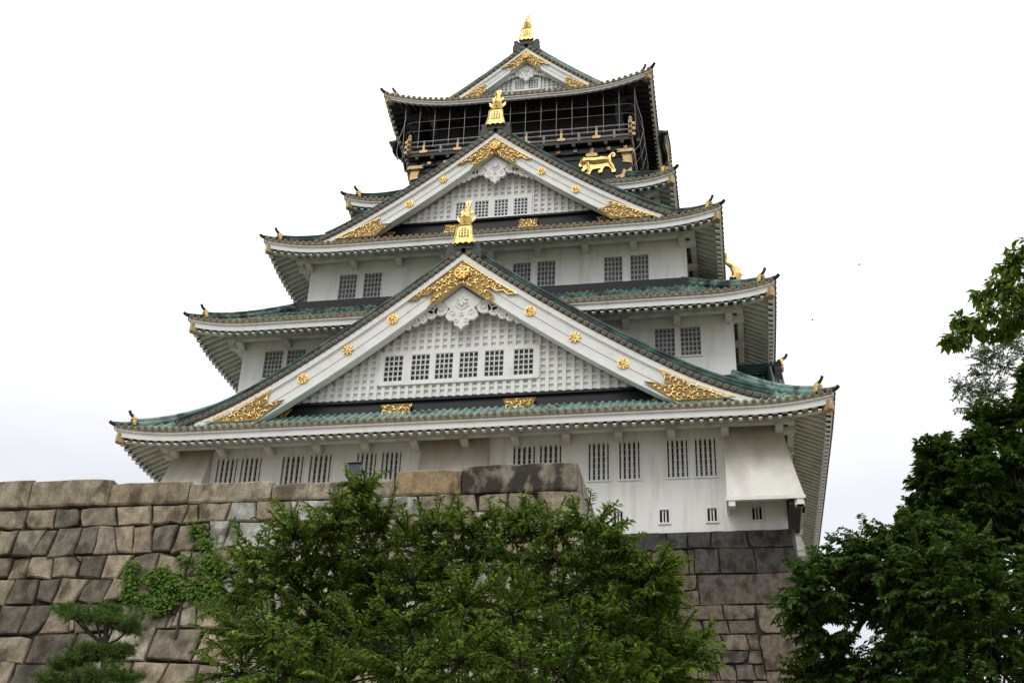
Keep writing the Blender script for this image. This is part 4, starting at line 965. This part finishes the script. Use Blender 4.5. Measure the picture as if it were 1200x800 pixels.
RIGHTB= [(14.88, -35.0, 10.55, 0.37), (14.66, -34.8, 9.97, 0.3), (15.14, -35.0, 10.16, 0.52), (14.99, -34.8, 9.49, 0.56), (14.56, -34.5, 9.44, 0.34), (15.77, -34.7, 10.84, 0.53), (16.14, -34.5, 11.4, 0.43), (16.53, -34.8, 11.44, 0.46), (16.95, -34.7, 11.87, 0.43), (16.9, -34.9, 12.27, 0.27), (15.5, -35.5, 9.65, 0.73), (16.22, -35.4, 10.03, 0.81), (16.89, -35.0, 10.75, 0.84), (15.58, -35.4, 8.97, 0.8), (16.36, -35.6, 9.04, 0.91), (14.97, -35.0, 8.87, 0.62), (17.52, -35.0, 11.49, 0.97), (17.45, -35.0, 10.15, 1.14), (17.4, -35.0, 8.88, 1.3), (16.52, -35.0, 8.38, 0.92), (15.47, -34.5, 8.4, 0.74), (16.47, -33.8, 10.02, 0.78), (15.55, -33.8, 9.57, 0.7), (17.38, -33.8, 12.49, 0.49), (17.59, -34.4, 12.8, 0.6)]
BRANCH= [(12.69, -50.5, 4.81, 0.05), (12.77, -50.5, 4.83, 0.07), (12.89, -50.4, 4.94, 0.06), (12.83, -50.4, 5.05, 0.05), (12.95, -50.5, 4.97, 0.07), (13.05, -50.3, 4.98, 0.07), (13.08, -50.5, 5.07, 0.1), (13.06, -50.3, 5.34, 0.08), (13.17, -50.4, 5.34, 0.11), (13.29, -50.3, 5.58, 0.11), (13.37, -50.4, 5.63, 0.11), (13.26, -50.5, 5.19, 0.13), (13.27, -50.3, 5.09, 0.12), (13.4, -50.4, 5.36, 0.17), (13.4, -50.5, 5.06, 0.18), (13.62, -50.3, 5.57, 0.2), (13.58, -50.4, 5.23, 0.2), (13.18, -50.3, 4.97, 0.06), (13.49, -50.5, 5.62, 0.15)]
PALE= [(18.45, -27.0, 16.85, 0.36), (19.02, -26.7, 17.31, 0.37), (18.21, -26.8, 16.62, 0.26), (18.72, -26.8, 16.45, 0.36), (18.0, -27.0, 16.17, 0.15), (17.6, -27.0, 15.74, 0.23), (17.98, -26.7, 15.68, 0.31), (18.42, -26.8, 15.71, 0.31), (19.23, -27.0, 16.72, 0.42), (17.42, -26.8, 15.93, 0.13), (19.21, -27.0, 17.36, 0.31), (17.69, -26.7, 15.27, 0.26), (17.99, -26.8, 15.1, 0.25)]
PINE= [(0.23, -41.2, 5.52, 0.2), (-0.03, -41.1, 5.64, 0.12), (0.6, -41.3, 5.46, 0.24), (0.9, -41.2, 5.4, 0.22), (1.13, -41.1, 5.31, 0.15), (0.71, -41.1, 5.6, 0.14), (0.59, -41.3, 4.9, 0.21), (0.34, -41.2, 4.75, 0.21), (0.05, -41.1, 4.71, 0.14), (0.82, -41.1, 4.84, 0.21), (1.07, -41.2, 4.92, 0.15), (0.94, -41.4, 4.49, 0.26), (0.46, -41.2, 4.48, 0.24), (-0.04, -41.1, 4.48, 0.15), (1.13, -41.0, 4.52, 0.18), (0.66, -41.2, 4.07, 0.36), (1.26, -41.2, 4.0, 0.29), (0.09, -41.2, 4.01, 0.27)]
VINE= [(0.24, 8.44), (0.57, 8.5), (0.73, 7.99), (0.93, 7.72), (1.27, 7.45), (1.36, 6.86), (1.12, 6.51), (0.58, 6.68), (0.2, 6.36), (-0.24, 6.4), (-0.74, 6.74), (-0.87, 7.22), (-0.71, 7.68), (-0.38, 7.28), (-0.2, 7.41), (0.3, 7.26), (0.34, 7.74)]
rr = random.Random(5)
def crown_blobs(cx, cy, cz, rx, ry, rz, n, r):
    L = []
    while len(L) < n:
        a, b, c = rr.uniform(-1, 1), rr.uniform(-1, 1), rr.uniform(-1, 1)
        if .25 < a*a+b*b+c*c < 1: L.append((cx+a*rx, cy+b*ry, cz+c*rz, r*rr.uniform(.8, 1.2)))
    return L
BRANCH += crown_blobs(15.6, -50.6, 6.0, 1.4, 1.3, 1.5, 60, .27)
PALE += crown_blobs(21.9, -26.8, 15.2, 2.3, 2.0, 3.2, 40, .5)
RIGHTB += crown_blobs(19.2, -34.3, 9.6, 1.9, 1.6, 3.2, 34, .75)
RIGHTA += crown_blobs(16.6, -38.3, 5.6, 1.3, 1.4, 1.7, 12, .6)
CENTER = [(x+max(0, 6.6-x)*.12-max(0, x-9.4)*.34, y, z-(.16 if z > 4.4 else 0)-(.06 if z > 4.85 else 0)-max(0, x-8.9)*(.2 if z > 4.1 else 0), r*(.9 if z > 4.5 else 1)) for x, y, z, r in CENTER]
CENTER += [(x+.1, y+1.0, z-.12, r*1.1) for x, y, z, r in CENTER if z < 4.75 and r > .3]
tree('broadleaf_tree', 'fresh green feathery broadleaf tree spreading in front of the stone walls, below the castle centre', 'tree', (7.95, -46.3, GROUND), (7.9, -46.4, 2.3), CENTER, 'leaf', leaf=.09, per=23, nleaf=40, spray=.48, trunk_r=.17, droop=.12, hue=.26, val=.5, lw=.36)
RIGHTA = [(b[0]+.15, b[1], b[2], b[3]) for b in RIGHTA if not (12.4 < b[0] < 13.4 and 5.9 < b[2] < 6.6)]
RIGHTA += [(x+.25, y+1.3, z-.1, r*1.15) for x, y, z, r in RIGHTA if x > 13.3 or z > 6.5]
RIGHTB = [(x+.25+max(0, z-11)*.12, y, z-.15, r*.85) for x, y, z, r in RIGHTB]
RIGHTB += [(x+.2, y+1.4, z-.15, r*1.15) for x, y, z, r in RIGHTB if r > .4]
tree('broadleaf_tree', 'dark green bushy tree at lower right, sky showing through its crown', 'tree', (14.6, -38.6, GROUND), (14.4, -38.6, 3.6), RIGHTA, 'leafdark', leaf=.12, per=38, nleaf=36, spray=.5, trunk_r=.2, droop=.3, hue=.25, val=.4, lw=.5, group='dark trees at the right edge')
tree('broadleaf_tree', 'tall dark dense tree rising at the right edge behind the bushy tree', 'tree', (17.4, -34.6, GROUND), (17.2, -34.6, 6.6), RIGHTB, 'leafdark', leaf=.155, per=40, nleaf=40, spray=.42, trunk_r=.26, droop=.15, hue=.2, val=.4, lw=.55, group='dark trees at the right edge')
tree('overhanging_tree', 'near tree reaching in from the right edge with one leafy branch of large pointed leaves', 'tree', (15.6, -50.6, GROUND), (15.2, -50.5, 4.3), BRANCH, 'leaf', leaf=.085, per=30, nleaf=9, spray=.16, trunk_r=.14, droop=.7, hue=.15, val=.3, lw=.42, tw=.002)
tree('pale_tree', 'thin pale grey-green tree showing between the leafy branch and the tall dark tree', 'tree', (22, -26.8, GROUND), (21.4, -26.8, 11.5), PALE, 'leafpale', leaf=.11, per=18, nleaf=18, spray=.5, trunk_r=.2, droop=.2, hue=.15, val=.3, lw=.55)
# small pine with flat needle pads
pr_ = thing('pine_tree', 'small clipped pine with flat needle pads growing before the left stone wall', 'pine', (.75, -41.2, GROUND))
tk = MB(); fk = (.8, -41.2, 5.0)
tk.tube([(.75, -41.2, GROUND), (.9, -41.2, 1.0), (.6, -41.25, 2.8), (.95, -41.2, 4.2), fk, (.78, -41.2, 5.25), (.72, -41.2, 5.4)], [.13, .11, .1, .075, .055, .04, .02], 8)
P = []; D = []
for b in PINE:
    c = np.array(b[:3]); r = b[3]; a = np.array(fk) if c[2] > 4.7 else np.array((.85, -41.2, max(c[2]-.35, 2)))
    tk.tube([tuple(a), tuple((a+c)/2+np.array([0, 0, -.05])), tuple(c-np.array([0, 0, r*.2]))], [.03, .022, .012], 5)
    for s in range(46):
        q = c+RNG.normal(0, .6, 3)*np.array([r*1.35, r*1.0, r*.42]); tk.tube([tuple(c-np.array([0, 0, r*.15])), tuple(q)], .004, 3, caps=False)
        for k_ in range(34):
            d = unit(RNG.normal(0, .7, 3)+np.array([0, 0, .6])+(q-c)/r*.4); P.append(q+RNG.normal(0, .012, 3)); D.append(d)
tk.build('trunk', 'bark', pr_, smooth=True); n = len(P)
leaf_mesh('needles', np.array(P), np.array(D), RNG.normal(0, 1, (n, 3)), np.full(n, .10)*RNG.uniform(.7, 1.2, n), np.full(n, .0085), 'needle', pr_, .2, .4)
# ivy climbing the wall
iv = thing('ivy_vine', 'bright green ivy climbing the joints of the left stone wall', 'vine', (.3, -39.0, 5.8))
VP = VINE; us_ = [p[0] for p in VP]; zs_ = [p[1] for p in VP]; P = []; D = []; NN = []; st = MB(Tf)
dens = [(random.uniform(min(us_), max(us_)), random.uniform(min(zs_), max(zs_))) for _ in range(60)]
dens = [p for p in dens if inside(p, VP)]
while len(P) < 4600:
    c = random.choice(dens); u = c[0]+random.gauss(0, .10); z = c[1]+random.gauss(0, .10)
    if random.random() > .16 and not inside((u, z), VP): continue
    o = abs(random.gauss(0, .07))+.06; x, yv, zz_ = Tf(*surf_f(u, z, o)); P.append((x, yv, zz_))
    D.append(unit(np.array([RNG.normal(0, .6), -.45, RNG.normal(-.6, .4)]))); NN.append(unit(np.array([RNG.normal(0, .3), -.7, .65])))
stem = [(.55, 5.9), (.5, 6.6), (.42, 7.2), (.46, 7.8), (.4, 8.4)]
st.tube([surf_f(u, z, .09) for u, z in stem], [.03, .025, .02, .015, .008], 5)
for q in dens: st.tube([surf_f(.45, min(max(q[1]-.2, 6.0), 8.2), .09), surf_f((q[0]+.45)/2, q[1]-.05, .1), surf_f(q[0], q[1], .1)], .008, 3, caps=False)
st.build('stems', 'bark', iv)
n = len(P); LL = .075*RNG.uniform(.6, 1.25, n)
leaf_mesh('leaves', np.array(P), np.array(D), np.array(NN), LL, LL*.85, 'ivy', iv, .25, .35)

# small floodlight on the terrace wall
fl = thing('floodlight', 'small grey floodlight on a bracket standing on the terrace wall, half hidden by leaves', 'lamp', (3.62, -37.9, 9.14))
FT = lambda u, v, z: (3.62+u, -37.9-v, 9.14+z)
mb = MB(FT); mb.box(-.12, .12, -.1, .1, 0, .03)
for sg in (-1, 1): mb.tube([(sg*.10, 0, .03), (sg*.155, 0, .08), (sg*.155, 0, .2)], .014, 5)
mb.build('bracket', 'metal', fl)
mb = MB(FT); mb.prism([(-.14, .08), (.14, .08), (.14, .30), (-.14, .30)], .06, -.06); mb.prism([(-.09, .11), (.09, .11), (.09, .27), (-.09, .27)], -.06, -.14)
for k_ in range(5): mb.box(-.1+.05*k_-.006, -.1+.05*k_+.006, -.17, -.06, .09, .29)
mb.box(-.15, .15, .03, .12, .30, .315); mb.build('housing', 'metal', fl)
mb = MB(FT); mb.box(-.115, .115, .06, .066, .10, .28); mb.build('lens', 'glass', fl)

# two birds far off in the sky
def bird(p, s, label):
    r = thing('bird', label, 'bird', p, 'birds in the sky')
    mb = MB(lambda u, v, z: (p[0]+u*s, p[1]+v*s, p[2]+z*s))
    mb.tube([(-.5, 0, 0), (-.3, 0, .02), (0, 0, 0), (.25, 0, .04), (.38, 0, .08), (.5, 0, .06)], [.06, .05, .12, .1, .07, .01], 7)
    mb.build('body', 'blackwood', r, smooth=True)
    for sg in (-1, 1):
        w_ = MB(lambda u, v, z: (p[0]+u*s, p[1]+v*s, p[2]+z*s))
        w_.hexa([(-.12, sg*.06, .04), (.16, sg*.06, .04), (.1, sg*.5, .22), (-.08, sg*.5, .22), (-.12, sg*.06, .06), (.16, sg*.06, .06), (.1, sg*.5, .24), (-.08, sg*.5, .24)])
        w_.hexa([(-.08, sg*.5, .22), (.1, sg*.5, .22), (-.06, sg*.95, .12), (-.12, sg*.95, .12), (-.08, sg*.5, .24), (.1, sg*.5, .24), (-.06, sg*.95, .13), (-.12, sg*.95, .13)]); w_.build('wing', 'blackwood', r)
bird((26.1, 60, 73.5), .38, 'tiny dark bird high in the sky, the upper of two')
bird((20.5, 60, 66.9), .38, 'tiny dark bird in the sky, lower and nearer the castle roofs')
#@@END
